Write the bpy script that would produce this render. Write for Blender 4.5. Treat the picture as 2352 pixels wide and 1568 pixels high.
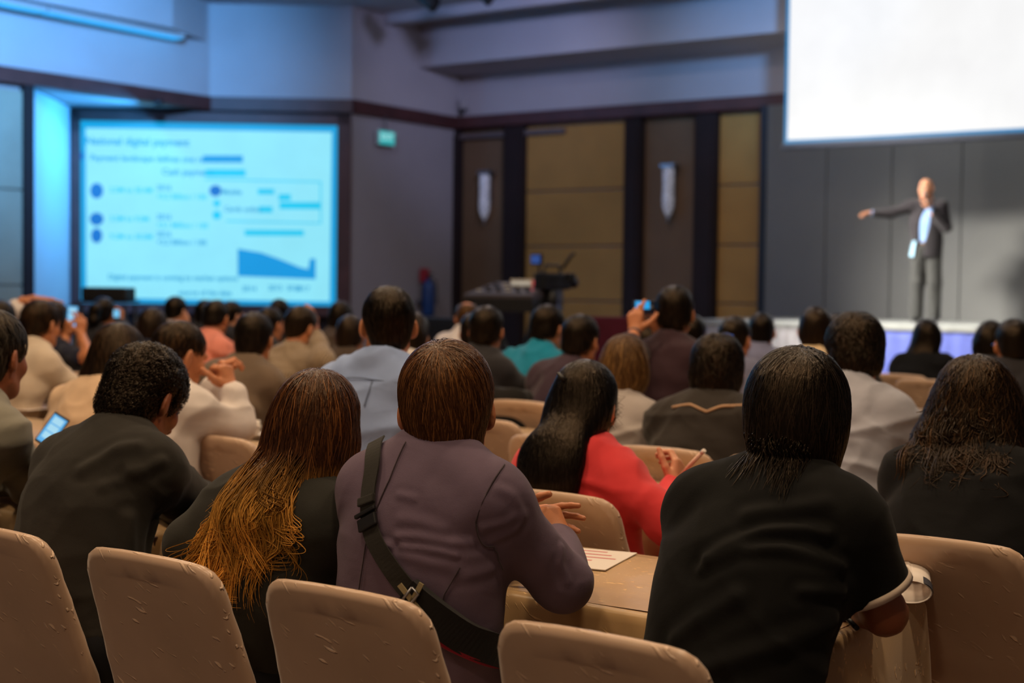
import bpy, bmesh, math, random
import numpy as np
from mathutils import Vector, Matrix, Euler

for o in list(bpy.data.objects):
    bpy.data.objects.remove(o, do_unlink=True)
SC = bpy.context.scene
COL = SC.collection
rng = np.random.default_rng(7)
random.seed(7)

# ------------------------------------------------------------------ camera
# hall frame: X runs along the seat rows, Y towards the stage wall, Z up
CAM_H = 1.42
FPX = 3300.0
camd = bpy.data.cameras.new('camera')
cam = bpy.data.objects.new('camera', camd)
COL.objects.link(cam)
camd.sensor_width = 36.0
camd.lens = FPX / 2352 * 36.0
camd.clip_start = 0.05
camd.clip_end = 200
camd.dof.use_dof = True
camd.dof.focus_distance = 3.0
camd.dof.aperture_fstop = 3.0
CAM_M = (Matrix.Rotation(math.radians(35), 4, 'Z') @ Matrix.Rotation(math.radians(90 - 2.22), 4, 'X')
         @ Matrix.Rotation(math.radians(0.7), 4, 'Z'))
cam.matrix_world = Matrix.Translation((0, 0, CAM_H)) @ CAM_M
SC.camera = cam
R3 = CAM_M.to_3x3()
CAMP = Vector((0, 0, CAM_H))


def PX(x, y, d):
    """a point of the hall seen at pixel x, y of the 2352x1568 photograph, at depth d"""
    return CAMP + (R3 @ Vector(((x - 1176) / FPX, -(y - 784) / FPX, -1.0))) * d


def PZ(x, y, z):
    """the same for a known height z"""
    r = R3 @ Vector(((x - 1176) / FPX, -(y - 784) / FPX, -1.0))
    return CAMP + r * ((z - CAM_H) / r.z)


def PV(x, y, v):
    """the same for a known distance v from the camera towards the stage wall"""
    r = R3 @ Vector(((x - 1176) / FPX, -(y - 784) / FPX, -1.0))
    return CAMP + r * (v / r.y)


# ------------------------------------------------------------------ world, exposure
W = bpy.data.worlds.new('hall_air')
SC.world = W
W.use_nodes = True
W.node_tree.nodes['Background'].inputs[0].default_value = (0.30, 0.32, 0.42, 1)
W.node_tree.nodes['Background'].inputs[1].default_value = 0.02
SC.view_settings.view_transform = 'Standard'
SC.view_settings.look = 'None'
SC.view_settings.gamma = 1.0
SC.view_settings.use_curve_mapping = False
SC.view_settings.exposure = 0.0

# the large lamps of the hall; every one sits in a ceiling fitting built further down
CEIL = 5.55
WARM = (1.0, 0.73, 0.46)
DOWNLIGHTS = [  # x, y, watts, colour
    (-3.0, 1.6, 62, WARM), (-0.4, 1.6, 62, WARM), (-5.8, 2.6, 75, WARM), (-3.4, -2.2, 48, WARM), (0.2, -2.4, 48, WARM),
    (-1.0, 4.6, 62, WARM), (-3.8, 5.2, 62, WARM), (-7.0, 6.0, 62, WARM),
    (-2.2, 9.0, 45, (1.0, .82, .66)), (-6.0, 9.6, 45, (1.0, .82, .66)), (-9.6, 9.0, 40, (1.0, .82, .66)),
    (-9.5, 15.2, 50, (.9, .82, .9)), (-12.5, 13.2, 55, (.55, .68, 1.0)),
]


def lamp(kind, name, loc, energy, color, size=0.3, target=None, spot=None, blend=0.5, shape='DISK'):
    L = bpy.data.lights.new(name, kind)
    L.energy = energy
    L.color = color
    if kind == 'AREA':
        L.shape = shape
        L.size = size
    else:
        L.shadow_soft_size = size
    if kind == 'SPOT':
        L.spot_size = math.radians(spot)
        L.spot_blend = blend
    o = bpy.data.objects.new(name, L)
    COL.objects.link(o)
    o.location = loc
    if target is not None:
        o.rotation_euler = (Vector(target) - Vector(loc)).to_track_quat('-Z', 'Y').to_euler()
    return o


for (x, y, w, c) in DOWNLIGHTS:
    lamp('AREA', 'downlight_lamp', (x, y, CEIL - 0.03), w, c, 0.55)


# ------------------------------------------------------------------ materials
def lin(c):
    return tuple(((v / 255) / 12.92 if v / 255 <= 0.04045 else ((v / 255 + 0.055) / 1.055) ** 2.4) for v in c) + (1.0,)


class NT:
    def __init__(s, name):
        s.m = bpy.data.materials.new(name)
        s.m.use_nodes = True
        s.t = s.m.node_tree
        s.b = s.t.nodes['Principled BSDF']

    def n(s, typ, **kw):
        nd = s.t.nodes.new(typ)
        for k, v in kw.items():
            if k.startswith('i_'):
                key = k[2:]
                key = int(key) if key.isdigit() else key
                nd.inputs[key].default_value = v
            else:
                setattr(nd, k, v)
        return nd

    def l(s, a, b):
        s.t.links.new(a, b)

    def coord(s, scale=(1, 1, 1), rot=(0, 0, 0), kind='Object'):
        c = s.n('ShaderNodeTexCoord')
        mp = s.n('ShaderNodeMapping')
        mp.inputs['Scale'].default_value = scale
        mp.inputs['Rotation'].default_value = rot
        s.l(c.outputs[kind], mp.inputs[0])
        return mp.outputs[0]

    def slanted(s, rot, scale):
        """object space turned first and then stretched, for strokes that run at a slant"""
        c = s.n('ShaderNodeTexCoord')
        m1 = s.n('ShaderNodeMapping')
        m1.inputs['Rotation'].default_value = rot
        m2 = s.n('ShaderNodeMapping')
        m2.inputs['Scale'].default_value = scale
        s.l(c.outputs['Object'], m1.inputs[0])
        s.l(m1.outputs[0], m2.inputs[0])
        return m2.outputs[0]

    def noise(s, vec, scale, detail=3, rough=0.5, dist=0.0):
        nd = s.n('ShaderNodeTexNoise')
        nd.inputs['Scale'].default_value = scale
        nd.inputs['Detail'].default_value = detail
        nd.inputs['Roughness'].default_value = rough
        nd.inputs['Distortion'].default_value = dist
        s.l(vec, nd.inputs['Vector'])
        return nd.outputs['Fac']

    def ramp(s, fac, stops):
        r = s.n('ShaderNodeValToRGB')
        el = r.color_ramp.elements
        while len(el) < len(stops):
            el.new(0.5)
        for e, (p, c) in zip(el, stops):
            e.position = p
            e.color = c if len(c) == 4 else (*c, 1)
        s.l(fac, r.inputs[0])
        return r.outputs[0]

    def bump(s, h, strength, dist=0.01, prev=None):
        b = s.n('ShaderNodeBump')
        b.inputs['Strength'].default_value = strength
        b.inputs['Distance'].default_value = dist
        s.l(h, b.inputs['Height'])
        if prev is not None:
            s.l(prev, b.inputs['Normal'])
        return b.outputs[0]

    def normal(s, o):
        s.l(o, s.b.inputs['Normal'])

    def color(s, o):
        s.l(o, s.b.inputs['Base Color'])


def sh(c, f):
    return (c[0] * f, c[1] * f, c[2] * f, 1)


MATS = {}


def plain(name, rgb, rough=0.6, metal=0.0, var=0.12, scale=6.0, bump=0.0, bscale=80):
    if name in MATS:
        return MATS[name]
    t = NT(name)
    c = lin(rgb)
    v = t.coord()
    f = t.noise(v, scale, 4)
    t.color(t.ramp(f, [(0.3, sh(c, 1 - var)), (0.7, sh(c, 1 + var))]))
    t.b.inputs['Roughness'].default_value = rough
    t.b.inputs['Metallic'].default_value = metal
    if bump:
        t.normal(t.bump(t.noise(v, bscale, 3), bump, 0.004))
    MATS[name] = t.m
    return t.m


def fabric(name, rgb, rough=0.85, weave=900, check=None, sheen=0.15, wrinkle=0.35):
    """woven cloth with soft creases; check = (rgb, cells per metre) adds a printed check"""
    if name in MATS:
        return MATS[name]
    t = NT(name)
    c = lin(rgb)
    v = t.coord()
    f = t.noise(v, 9, 4)
    col = t.ramp(f, [(0.3, sh(c, 0.9)), (0.7, sh(c, 1.1))])
    if check:
        g = t.n('ShaderNodeTexWave', wave_type='BANDS', bands_direction='X')
        g.inputs['Scale'].default_value = check[1]
        g2 = t.n('ShaderNodeTexWave', wave_type='BANDS', bands_direction='Z')
        g2.inputs['Scale'].default_value = check[1]
        t.l(v, g.inputs['Vector'])
        t.l(v, g2.inputs['Vector'])
        mx = t.n('ShaderNodeMath', operation='MAXIMUM')
        t.l(g.outputs['Fac'], mx.inputs[0])
        t.l(g2.outputs['Fac'], mx.inputs[1])
        mp = t.ramp(mx.outputs[0], [(0.6, (0, 0, 0)), (0.95, (1, 1, 1))])
        m = t.n('ShaderNodeMix', data_type='RGBA')
        t.l(mp, m.inputs[0])
        t.l(col, m.inputs[6])
        m.inputs[7].default_value = lin(check[0])
        col = m.outputs[2]
    t.color(col)
    t.b.inputs['Roughness'].default_value = rough
    t.b.inputs['Sheen Weight'].default_value = sheen
    t.b.inputs['Specular IOR Level'].default_value = 0.18
    t.b.inputs['Sheen Roughness'].default_value = 0.5
    b1 = t.bump(t.noise(t.coord((3.0, 3.0, 7.0), (0.0, 0.35, 0.1)), 1.6, 2, 0.4, 0.8), wrinkle * .6, 0.02)
    b1 = t.bump(t.noise(v, 42, 3), 0.10, 0.006, b1)
    b2 = t.bump(t.noise(v, weave * .6, 2), 0.22, 0.002, b1)
    t.normal(b2)
    MATS[name] = t.m
    return t.m


def skin(name, rgb):
    if name in MATS:
        return MATS[name]
    t = NT(name)
    c = lin(rgb)
    v = t.coord()
    t.color(t.ramp(t.noise(v, 14, 4), [(0.3, sh(c, 0.9)), (0.7, (c[0] * 1.08, c[1] * 1.03, c[2], 1))]))
    t.b.inputs['Roughness'].default_value = 0.5
    t.b.inputs['Subsurface Weight'].default_value = 0.12
    t.b.inputs['Subsurface Radius'].default_value = (0.01, 0.004, 0.002)
    t.b.inputs['Subsurface Scale'].default_value = 0.6
    t.normal(t.bump(t.noise(v, 320, 2), 0.12, 0.002))
    MATS[name] = t.m
    return t.m


def hairmat(name, rgb, tip=None, rough=0.38, streak=None, spread=0.45):
    """hair; tone varies from lock to lock (attribute 'lock') and, with tip, from root to end ('along')"""
    if name in MATS:
        return MATS[name]
    t = NT(name)
    c = lin(rgb)
    a = t.n('ShaderNodeAttribute', attribute_name='lock')
    s2 = lin(streak) if streak else sh(c, 1 + 1.6 * spread)
    col = t.ramp(a.outputs['Fac'], [(0.0, sh(c, 1 - spread)), (0.6, c), (1.0, s2)])
    if tip:
        al = t.n('ShaderNodeAttribute', attribute_name='along')
        tc = lin(tip)
        colt = t.ramp(a.outputs['Fac'], [(0.0, sh(tc, 0.35)), (0.6, tc), (1.0, sh(tc, 1.5))])
        mp = t.ramp(al.outputs['Fac'], [(0.38, (0, 0, 0)), (0.75, (1, 1, 1))])
        m = t.n('ShaderNodeMix', data_type='RGBA')
        t.l(mp, m.inputs[0])
        t.l(col, m.inputs[6])
        t.l(colt, m.inputs[7])
        col = m.outputs[2]
    t.color(col)
    t.b.inputs['Roughness'].default_value = rough
    t.b.inputs['Specular IOR Level'].default_value = 0.30
    t.b.inputs['Specular Tint'].default_value = (1.0, .72, .48, 1)
    v = t.coord((60, 60, 5))
    t.normal(t.bump(t.noise(v, 2.0, 3), 0.5, 0.006))
    MATS[name] = t.m
    return t.m


def satin(name, rgb, rough=0.42, crease=0.6, var=0.15):
    """crushed satin: faint blotches and short creases with glints put into the colour"""
    if name in MATS:
        return MATS[name]
    t = NT(name)
    c = lin(rgb)
    v = t.coord()
    base_col = t.ramp(t.noise(v, 3.5, 5), [(0.3, sh(c, 1 - var)), (0.72, sh(c, 1 + var))])
    t.b.inputs['Roughness'].default_value = rough
    t.b.inputs['Sheen Weight'].default_value = 0.25
    t.b.inputs['Anisotropic'].default_value = 0.3
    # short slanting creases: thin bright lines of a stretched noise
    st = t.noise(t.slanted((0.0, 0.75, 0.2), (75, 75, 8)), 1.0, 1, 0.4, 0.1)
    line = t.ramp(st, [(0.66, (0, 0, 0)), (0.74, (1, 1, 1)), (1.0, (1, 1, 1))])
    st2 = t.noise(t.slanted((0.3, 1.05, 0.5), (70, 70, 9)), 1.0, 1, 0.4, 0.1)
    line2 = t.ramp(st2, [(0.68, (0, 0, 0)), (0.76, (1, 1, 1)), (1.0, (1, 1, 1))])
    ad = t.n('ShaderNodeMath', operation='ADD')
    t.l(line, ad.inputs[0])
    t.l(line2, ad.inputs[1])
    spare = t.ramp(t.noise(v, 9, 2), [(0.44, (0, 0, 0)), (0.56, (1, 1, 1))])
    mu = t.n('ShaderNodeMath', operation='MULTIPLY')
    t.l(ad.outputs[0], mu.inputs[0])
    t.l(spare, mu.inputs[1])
    mixc = t.n('ShaderNodeMix', data_type='RGBA')       # satin glints painted as paler colour along the creases
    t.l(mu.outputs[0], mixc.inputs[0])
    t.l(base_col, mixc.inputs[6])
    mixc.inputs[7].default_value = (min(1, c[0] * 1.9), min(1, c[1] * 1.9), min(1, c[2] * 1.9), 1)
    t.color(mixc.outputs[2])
    b1 = t.bump(mu.outputs[0], crease, 0.004)
    b2 = t.bump(t.noise(v, 6, 2, 0.4, 0.5), 0.22, 0.02, b1)
    t.normal(b2)
    MATS[name] = t.m
    return t.m


def glow(name, rgb, strength):
    if name in MATS:
        return MATS[name]
    t = NT(name)
    c = lin(rgb)
    t.b.inputs['Base Color'].default_value = (0.02, 0.02, 0.02, 1)
    v = t.coord()
    t.l(t.ramp(t.noise(v, 2.0, 2), [(0.3, sh(c, 0.97)), (0.7, sh(c, 1.03))]), t.b.inputs['Emission Color'])
    t.b.inputs['Emission Strength'].default_value = strength
    MATS[name] = t.m
    return t.m


# ------------------------------------------------------------------ object helpers
def tag(o, label=None, cat=None, group=None, kind=None):
    if label:
        o['label'] = label
    if cat:
        o['category'] = cat
    if group:
        o['group'] = group
    if kind:
        o['kind'] = kind
    return o


def empty(name, loc=(0, 0, 0), rz=0.0, label=None, cat=None, group=None):
    o = bpy.data.objects.new(name, None)
    o.empty_display_size = 0.1
    COL.objects.link(o)
    o.location = loc
    o.rotation_euler = (0, 0, rz)
    return tag(o, label, cat, group)


def link(name, me, mat=None, parent=None, loc=None, rz=None):
    o = bpy.data.objects.new(name, me)
    COL.objects.link(o)
    if mat is not None and len(me.materials) == 0:
        me.materials.append(mat)
    if parent is not None:
        o.parent = parent
    if loc is not None:
        o.location = loc
    if rz is not None:
        o.rotation_euler = (0, 0, rz)
    return o


def npmesh(name, V, F, smooth=True, attrs=None):
    """mesh from a vertex array and a list of equal-sided face arrays"""
    me = bpy.data.meshes.new(name)
    V = np.asarray(V, np.float32)
    if not isinstance(F, (list, tuple)):
        F = [F]
    F = [np.asarray(f, np.int32) for f in F if len(f)]
    nl = sum(f.size for f in F)
    npoly = sum(len(f) for f in F)
    me.vertices.add(len(V))
    me.vertices.foreach_set('co', V.ravel())
    me.loops.add(nl)
    me.loops.foreach_set('vertex_index', np.concatenate([f.ravel() for f in F]))
    me.polygons.add(npoly)
    tot = np.concatenate([np.full(len(f), f.shape[1], np.int32) for f in F])
    st = np.concatenate([[0], np.cumsum(tot)[:-1]]).astype(np.int32)
    me.polygons.foreach_set('loop_start', st)
    me.polygons.foreach_set('loop_total', tot)
    me.polygons.foreach_set('use_smooth', np.full(npoly, smooth, bool))
    for k, a in (attrs or {}).items():
        at = me.attributes.new(k, 'FLOAT', 'POINT')
        at.data.foreach_set('value', np.asarray(a, np.float32))
    me.update(calc_edges=True)
    me.validate()
    return me


class MB:
    """collects simple solids into one mesh"""

    def __init__(s):
        s.bm = bmesh.new()

    def box(s, lo, hi, rz=0.0, pivot=(0, 0, 0), bevel=0.0):
        c = [(a + b) / 2 for a, b in zip(lo, hi)]
        d = [abs(b - a) for a, b in zip(lo, hi)]
        r = bmesh.ops.create_cube(s.bm, size=1.0)
        bmesh.ops.scale(s.bm, vec=d, verts=r['verts'])
        bmesh.ops.translate(s.bm, vec=c, verts=r['verts'])
        if bevel:
            ed = list({e for v in r['verts'] for e in v.link_edges})
            rr = bmesh.ops.bevel(s.bm, geom=ed, offset=bevel, segments=2, affect='EDGES', profile=0.6)
            vs = list({v for f in rr['faces'] for v in f.verts} | set(v for v in r['verts'] if v.is_valid))
        else:
            vs = r['verts']
        if rz:
            bmesh.ops.rotate(s.bm, verts=vs, cent=pivot, matrix=Matrix.Rotation(rz, 3, 'Z'))
        return s

    def tube(s, pts, r, n=8, caps=True):
        """swept round bar through pts; r a number or one per point"""
        pts = [Vector(p) for p in pts]
        rs = r if isinstance(r, (list, tuple)) else [r] * len(pts)
        rings = []
        up = Vector((0.13, 0.31, 0.94)).normalized()
        for i, p in enumerate(pts):
            t = (pts[min(i + 1, len(pts) - 1)] - pts[max(i - 1, 0)]).normalized()
            a = t.cross(up)
            if a.length < 1e-3:
                a = t.cross(Vector((1, 0, 0)))
            a.normalize()
            b = t.cross(a)
            rings.append([s.bm.verts.new(p + (a * math.cos(2 * math.pi * k / n) + b * math.sin(2 * math.pi * k / n)) * rs[i])
                          for k in range(n)])
        for q in range(len(rings) - 1):
            for k in range(n):
                f = s.bm.faces.new((rings[q][k], rings[q][(k + 1) % n], rings[q + 1][(k + 1) % n], rings[q + 1][k]))
                f.smooth = True
        if caps:
            s.bm.faces.new(rings[0][::-1])
            s.bm.faces.new(rings[-1])
        return s

    def lathe(s, prof, center=(0, 0, 0), n=20, axis='Z'):
        rings = []
        for (r, z) in prof:
            ring = []
            for k in range(n):
                a = 2 * math.pi * k / n
                p = Vector((r * math.cos(a), r * math.sin(a), z))
                if axis == 'Y':
                    p = Vector((p.x, p.z, p.y))
                elif axis == 'X':
                    p = Vector((p.z, p.x, p.y))
                ring.append(s.bm.verts.new(Vector(center) + p))
            rings.append(ring)
        for q in range(len(rings) - 1):
            for k in range(n):
                f = s.bm.faces.new((rings[q][k], rings[q][(k + 1) % n], rings[q + 1][(k + 1) % n], rings[q + 1][k]))
                f.smooth = True
        s.bm.faces.new(rings[0][::-1])
        s.bm.faces.new(rings[-1])
        return s

    def poly(s, pts, thick=None):
        """flat polygon, extruded along the vector thick"""
        vs = [s.bm.verts.new(Vector(p)) for p in pts]
        f = s.bm.faces.new(vs)
        if thick is not None:
            r = bmesh.ops.extrude_face_region(s.bm, geom=[f])
            nv = [g for g in r['geom'] if isinstance(g, bmesh.types.BMVert)]
            bmesh.ops.translate(s.bm, vec=Vector(thick), verts=nv)
        return s

    def mesh(s, name):
        bmesh.ops.recalc_face_normals(s.bm, faces=s.bm.faces)
        me = bpy.data.meshes.new(name)
        s.bm.to_mesh(me)
        s.bm.free()
        return me

    def build(s, name, mat, parent=None, loc=None, rz=None):
        return link(name, s.mesh(name), mat, parent, loc, rz)


def struct(o):
    o['kind'] = 'structure'
    return o


# ------------------------------------------------------------------ implicit surfaces
def noise3(P, seed=0):
    """smooth value noise, 0..1, for an (n,3) array"""
    P = np.asarray(P, np.float64)
    i = np.floor(P).astype(np.int64)
    f = P - i
    f = f * f * (3 - 2 * f)
    out = np.zeros(len(P))
    for dx in (0, 1):
        for dy in (0, 1):
            for dz in (0, 1):
                h = (i[:, 0] + dx) * 374761393 + (i[:, 1] + dy) * 668265263 + (i[:, 2] + dz) * 2147483647 + seed * 974634777
                h = (h ^ (h >> 13)) * 1274126177
                h = (h ^ (h >> 16)) & 0xffffff
                w = (f[:, 0] if dx else 1 - f[:, 0]) * (f[:, 1] if dy else 1 - f[:, 1]) * (f[:, 2] if dz else 1 - f[:, 2])
                out += w * (h / 0xffffff)
    return out


def smin(a, b, k):
    h = np.maximum(k - np.abs(a - b), 0) / k
    return np.minimum(a, b) - h * h * k * 0.25


def smax(a, b, k):
    return -smin(-a, -b, k)


class SDF:
    def __init__(s):
        s.pr = []
        s.cuts = []
        s.off = 0.0

    def seg(s, a, b, ra, rb=None, flat=1.0, right=None, k=0.03, op=1):
        a, b = np.array(a, float), np.array(b, float)
        rb = ra if rb is None else rb
        ax = b - a
        L = np.linalg.norm(ax) + 1e-9
        n = ax / L
        r = np.array(right if right is not None else (1, 0, 0), float)
        r = r - n * r.dot(n)
        if np.linalg.norm(r) < 1e-4:
            r = np.cross(n, (0, 1, 0.01))
        r /= np.linalg.norm(r)
        w = np.cross(n, r)
        m = max(ra, rb)
        s.pr.append(('s', (a, n, L, ra, rb, flat, r, w), k, op, np.minimum(a, b) - m, np.maximum(a, b) + m))
        return s

    def chain(s, pts, rs, **kw):
        for i in range(len(pts) - 1):
            s.seg(pts[i], pts[i + 1], rs[i], rs[i + 1], **kw)
        return s

    def ell(s, c, r, R=None, k=0.03, op=1):
        c, r = np.array(c, float), np.array(r, float)
        R = np.eye(3) if R is None else np.array(R, float)
        m = r.max()
        s.pr.append(('e', (c, r, R), k, op, c - m, c + m))
        return s

    def beyond(s, c, n, rad, k=.004):
        c, n = np.array(c, float), np.array(n, float)
        s.pr.append(('h', (c, n, rad), k, -1, c - .5, c + .5))
        return s

    def cut(s, n, c, k=0.012):
        """keep the side where n.p < c"""
        s.cuts.append((np.array(n, float), c, k))
        return s

    @staticmethod
    def _ev(p, X, Y, Z):
        if p[0] == 's':
            a, n, L, ra, rb, flat, r, w = p[1]
            x, y, z = X - a[0], Y - a[1], Z - a[2]
            t0 = x * n[0] + y * n[1] + z * n[2]
            t = np.clip(t0, 0, L)
            ov = t0 - t
            xr = x * r[0] + y * r[1] + z * r[2]
            xw = (x * w[0] + y * w[1] + z * w[2]) / flat
            return (np.sqrt(xr * xr + xw * xw + ov * ov) - (ra + (rb - ra) * (t / L))) * (0.5 + 0.5 * flat)
        if p[0] == 'h':      # what lies beyond a plane, within a radius of its axis
            c, n, rad = p[1]
            x, y, z = X - c[0], Y - c[1], Z - c[2]
            t = x * n[0] + y * n[1] + z * n[2]
            q = np.sqrt(np.maximum(x * x + y * y + z * z - t * t, 0))
            return np.maximum(-t, q - rad)
        c, r, R = p[1]
        x, y, z = X - c[0], Y - c[1], Z - c[2]
        lx = x * R[0, 0] + y * R[1, 0] + z * R[2, 0]
        ly = x * R[0, 1] + y * R[1, 1] + z * R[2, 1]
        lz = x * R[0, 2] + y * R[1, 2] + z * R[2, 2]
        k0 = np.sqrt((lx / r[0]) ** 2 + (ly / r[1]) ** 2 + (lz / r[2]) ** 2)
        k1 = np.sqrt((lx / r[0] ** 2) ** 2 + (ly / r[1] ** 2) ** 2 + (lz / r[2] ** 2) ** 2) + 1e-6
        return k0 * (k0 - 1) / k1

    def __call__(s, P, cuts=True):
        X, Y, Z = P[:, 0], P[:, 1], P[:, 2]
        D = np.full(len(P), 0.3)
        for p in s.pr:
            d = s._ev(p, X, Y, Z)
            D = smin(D, d, p[2]) if p[3] == 1 else smax(D, -d, p[2])
        D = D - s.off
        if cuts:
            for n, c, k in s.cuts:
                D = smax(D, P @ n - c, k)
        return D

    def cutval(s, P):
        D = np.full(len(P), -1.0)
        for n, c, k in s.cuts:
            D = np.maximum(D, P @ n - c)
        return D

    def grad(s, P, e=0.002, cuts=True):
        G = np.zeros_like(P)
        for i in range(3):
            d = np.zeros(3)
            d[i] = e
            G[:, i] = s(P + d, cuts) - s(P - d, cuts)
        return G / (np.linalg.norm(G, axis=1, keepdims=True) + 1e-9)

    def project(s, P, it=6, cuts=False):
        P = np.array(P, float)
        for _ in range(it):
            P = P - s(P, cuts)[:, None] * s.grad(P, cuts=cuts)
        return P

    def surface(s, h, lo=None, hi=None):
        """triangle-free surface net of the zero level; returns V, F(quads)"""
        plo = np.min([p[4] for p in s.pr if p[3] == 1], axis=0) - abs(s.off) - 3 * h
        phi = np.max([p[5] for p in s.pr if p[3] == 1], axis=0) + abs(s.off) + 3 * h
        if lo is not None:
            plo = np.maximum(plo, lo)
        if hi is not None:
            phi = np.minimum(phi, hi)
        n = np.ceil((phi - plo) / h).astype(int) + 1
        ax = [(plo[i] + h * np.arange(n[i])).astype(np.float32) for i in range(3)]
        D = np.full(n, 0.3, np.float32)
        for p in s.pr:
            m = p[2] + abs(s.off) + 2 * h
            i0 = np.clip(np.floor((p[4] - m - plo) / h).astype(int), 0, n)
            i1 = np.clip(np.ceil((p[5] + m - plo) / h).astype(int) + 1, 0, n)
            if (i1 <= i0).any():
                continue
            sl = tuple(slice(i0[q], i1[q]) for q in range(3))
            d = s._ev(p, ax[0][sl[0], None, None], ax[1][None, sl[1], None], ax[2][None, None, sl[2]])
            D[sl] = smin(D[sl], d, p[2]) if p[3] == 1 else smax(D[sl], -d, p[2])
        D -= s.off
        for nn, c, k in s.cuts:
            pl = (ax[0][:, None, None] * nn[0] + ax[1][None, :, None] * nn[1] + ax[2][None, None, :] * nn[2]) - c
            D = smax(D, pl.astype(np.float32), k)
        S = D < 0
        cnt = np.zeros(tuple(n - 1), np.int8)
        for a in (0, 1):
            for b in (0, 1):
                for c in (0, 1):
                    cnt += S[a:n[0] - 1 + a, b:n[1] - 1 + b, c:n[2] - 1 + c]
        act = (cnt > 0) & (cnt < 8)
        I = np.argwhere(act)
        idx = np.full(act.shape, -1, np.int64)
        idx[act] = np.arange(len(I))
        cor = [(a, b, c) for a in (0, 1) for b in (0, 1) for c in (0, 1)]
        val = np.stack([D[I[:, 0] + a, I[:, 1] + b, I[:, 2] + c] for a, b, c in cor], 1)
        acc = np.zeros((len(I), 3))
        num = np.zeros(len(I))
        for i in range(8):
            for j in range(i + 1, 8):
                if sum(abs(cor[i][q] - cor[j][q]) for q in range(3)) != 1:
                    continue
                m = (val[:, i] < 0) != (val[:, j] < 0)
                t = val[m, i] / (val[m, i] - val[m, j])
                ci, cj = np.array(cor[i], float), np.array(cor[j], float)
                acc[m] += ci + t[:, None] * (cj - ci)
                num[m] += 1
        V = plo + h * (I + acc / num[:, None])
        F = []
        for axis in range(3):
            u, v = (axis + 1) % 3, (axis + 2) % 3
            A = np.moveaxis(S, (axis, u, v), (0, 1, 2))
            ID = np.moveaxis(idx, (axis, u, v), (0, 1, 2))
            a0 = A[:-1, 1:-1, 1:-1]
            a1 = A[1:, 1:-1, 1:-1]
            e = np.argwhere(a0 != a1)
            if not len(e):
                continue
            i, j, k = e[:, 0], e[:, 1] + 1, e[:, 2] + 1
            q = np.stack([ID[i, j - 1, k - 1], ID[i, j, k - 1], ID[i, j, k], ID[i, j - 1, k]], 1)
            fl = ~a0[e[:, 0], e[:, 1], e[:, 2]]
            q[fl] = q[fl][:, ::-1]
            F.append(q)
        F = np.concatenate(F)
        F = F[(F >= 0).all(1)]
        return V, F


def vnormals(V, F):
    a, b, c, d = (V[F[:, i]] for i in range(4))
    fn = np.cross(c - a, d - b)
    N = np.zeros_like(V)
    for i in range(4):
        np.add.at(N, F[:, i], fn)
    return N / (np.linalg.norm(N, axis=1, keepdims=True) + 1e-12)


# ================================================================== the hall
def UX(x, v):
    """hall x of the photograph's column x on the plane y = v"""
    return PV(x, 660, v).x


VF = 19.0                      # stage wall
TZ0, TZ1 = 3.97, 4.17          # picture-rail height
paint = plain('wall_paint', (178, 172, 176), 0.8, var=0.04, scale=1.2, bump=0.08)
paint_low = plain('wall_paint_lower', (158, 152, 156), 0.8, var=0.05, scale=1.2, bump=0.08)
wood = plain('dark_stained_wood', (74, 38, 37), 0.5, var=0.25, scale=3)
wood_black = plain('black_stained_wood', (30, 13, 15), 0.85, var=0.2, scale=3)
gold_panel = plain('gold_fabric_panel', (168, 124, 62), 0.75, var=0.08, scale=2, bump=0.1, bscale=200)
brown_panel = plain('brown_fabric_panel', (108, 82, 58), 0.78, var=0.08, scale=2, bump=0.1, bscale=200)
green_panel = plain('grey_green_panel', (150, 152, 136), 0.78, var=0.08, scale=2, bump=0.1, bscale=200)
carpet = plain('brown_carpet', (70, 52, 44), 0.95, var=0.35, scale=5, bump=0.4, bscale=300)
steel = plain('brushed_steel', (150, 150, 155), 0.35, 0.9)
black_plastic = plain('black_plastic', (22, 22, 25), 0.45)

struct(MB().box((-20, -4, -0.1), (6, 20, 0)).build('floor', carpet))
cl = struct(MB().box((-20, -4, CEIL), (6, 17.2, CEIL + 0.2)).build('ceiling', paint))
MB().box((-20, 17.2, 6.15), (6, 20, 6.3)).build('ceiling_recess', paint, cl)
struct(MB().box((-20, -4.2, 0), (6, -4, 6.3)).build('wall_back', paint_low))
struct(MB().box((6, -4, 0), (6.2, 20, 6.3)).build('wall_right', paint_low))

# stage wall with its upholstered panels between dark pilasters
wf = struct(MB().box((-14.6, VF, 0), (6, VF + 0.2, 6.2)).build('wall_front', paint))
cols = [(1062, 1165, 'brown'), (1210, 1440, 'gold'), (1478, 1600, 'brown'), (1650, 1757, 'gold')]
pil = [(1048, 1062), (1165, 1210), (1440, 1478), (1600, 1650)]
zs_gold = [0.05, 1.2, 2.05, 2.92, TZ0 - 0.02]
for a, b, kind in cols:
    ua, ub = UX(a, VF), UX(b, VF)
    if kind == 'gold':
        for z0, z1 in zip(zs_gold[:-1], zs_gold[1:]):
            MB().box((ua + .01, VF - 0.06, z0 + .012), (ub - .01, VF, z1 - .012), bevel=0.012).build('panel', gold_panel, wf)
    else:
        MB().box((ua, VF - 0.02, 0.05), (ub, VF, TZ0), bevel=0.008).build('panel', brown_panel, wf)
for a, b in pil:
    ua, ub = UX(a, VF), UX(b, VF)
    m = MB()
    m.box((ua, VF - 0.16, 0), (ub, VF, TZ0), bevel=0.02)
    m.box((ua + .05 * (ub > ua + .2), VF - 0.185, 0.1), (ub - .05 * (ub > ua + .2), VF - .15, TZ0 - .1), bevel=0.01)
    m.build('pilaster', wood_black, wf)
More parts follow.
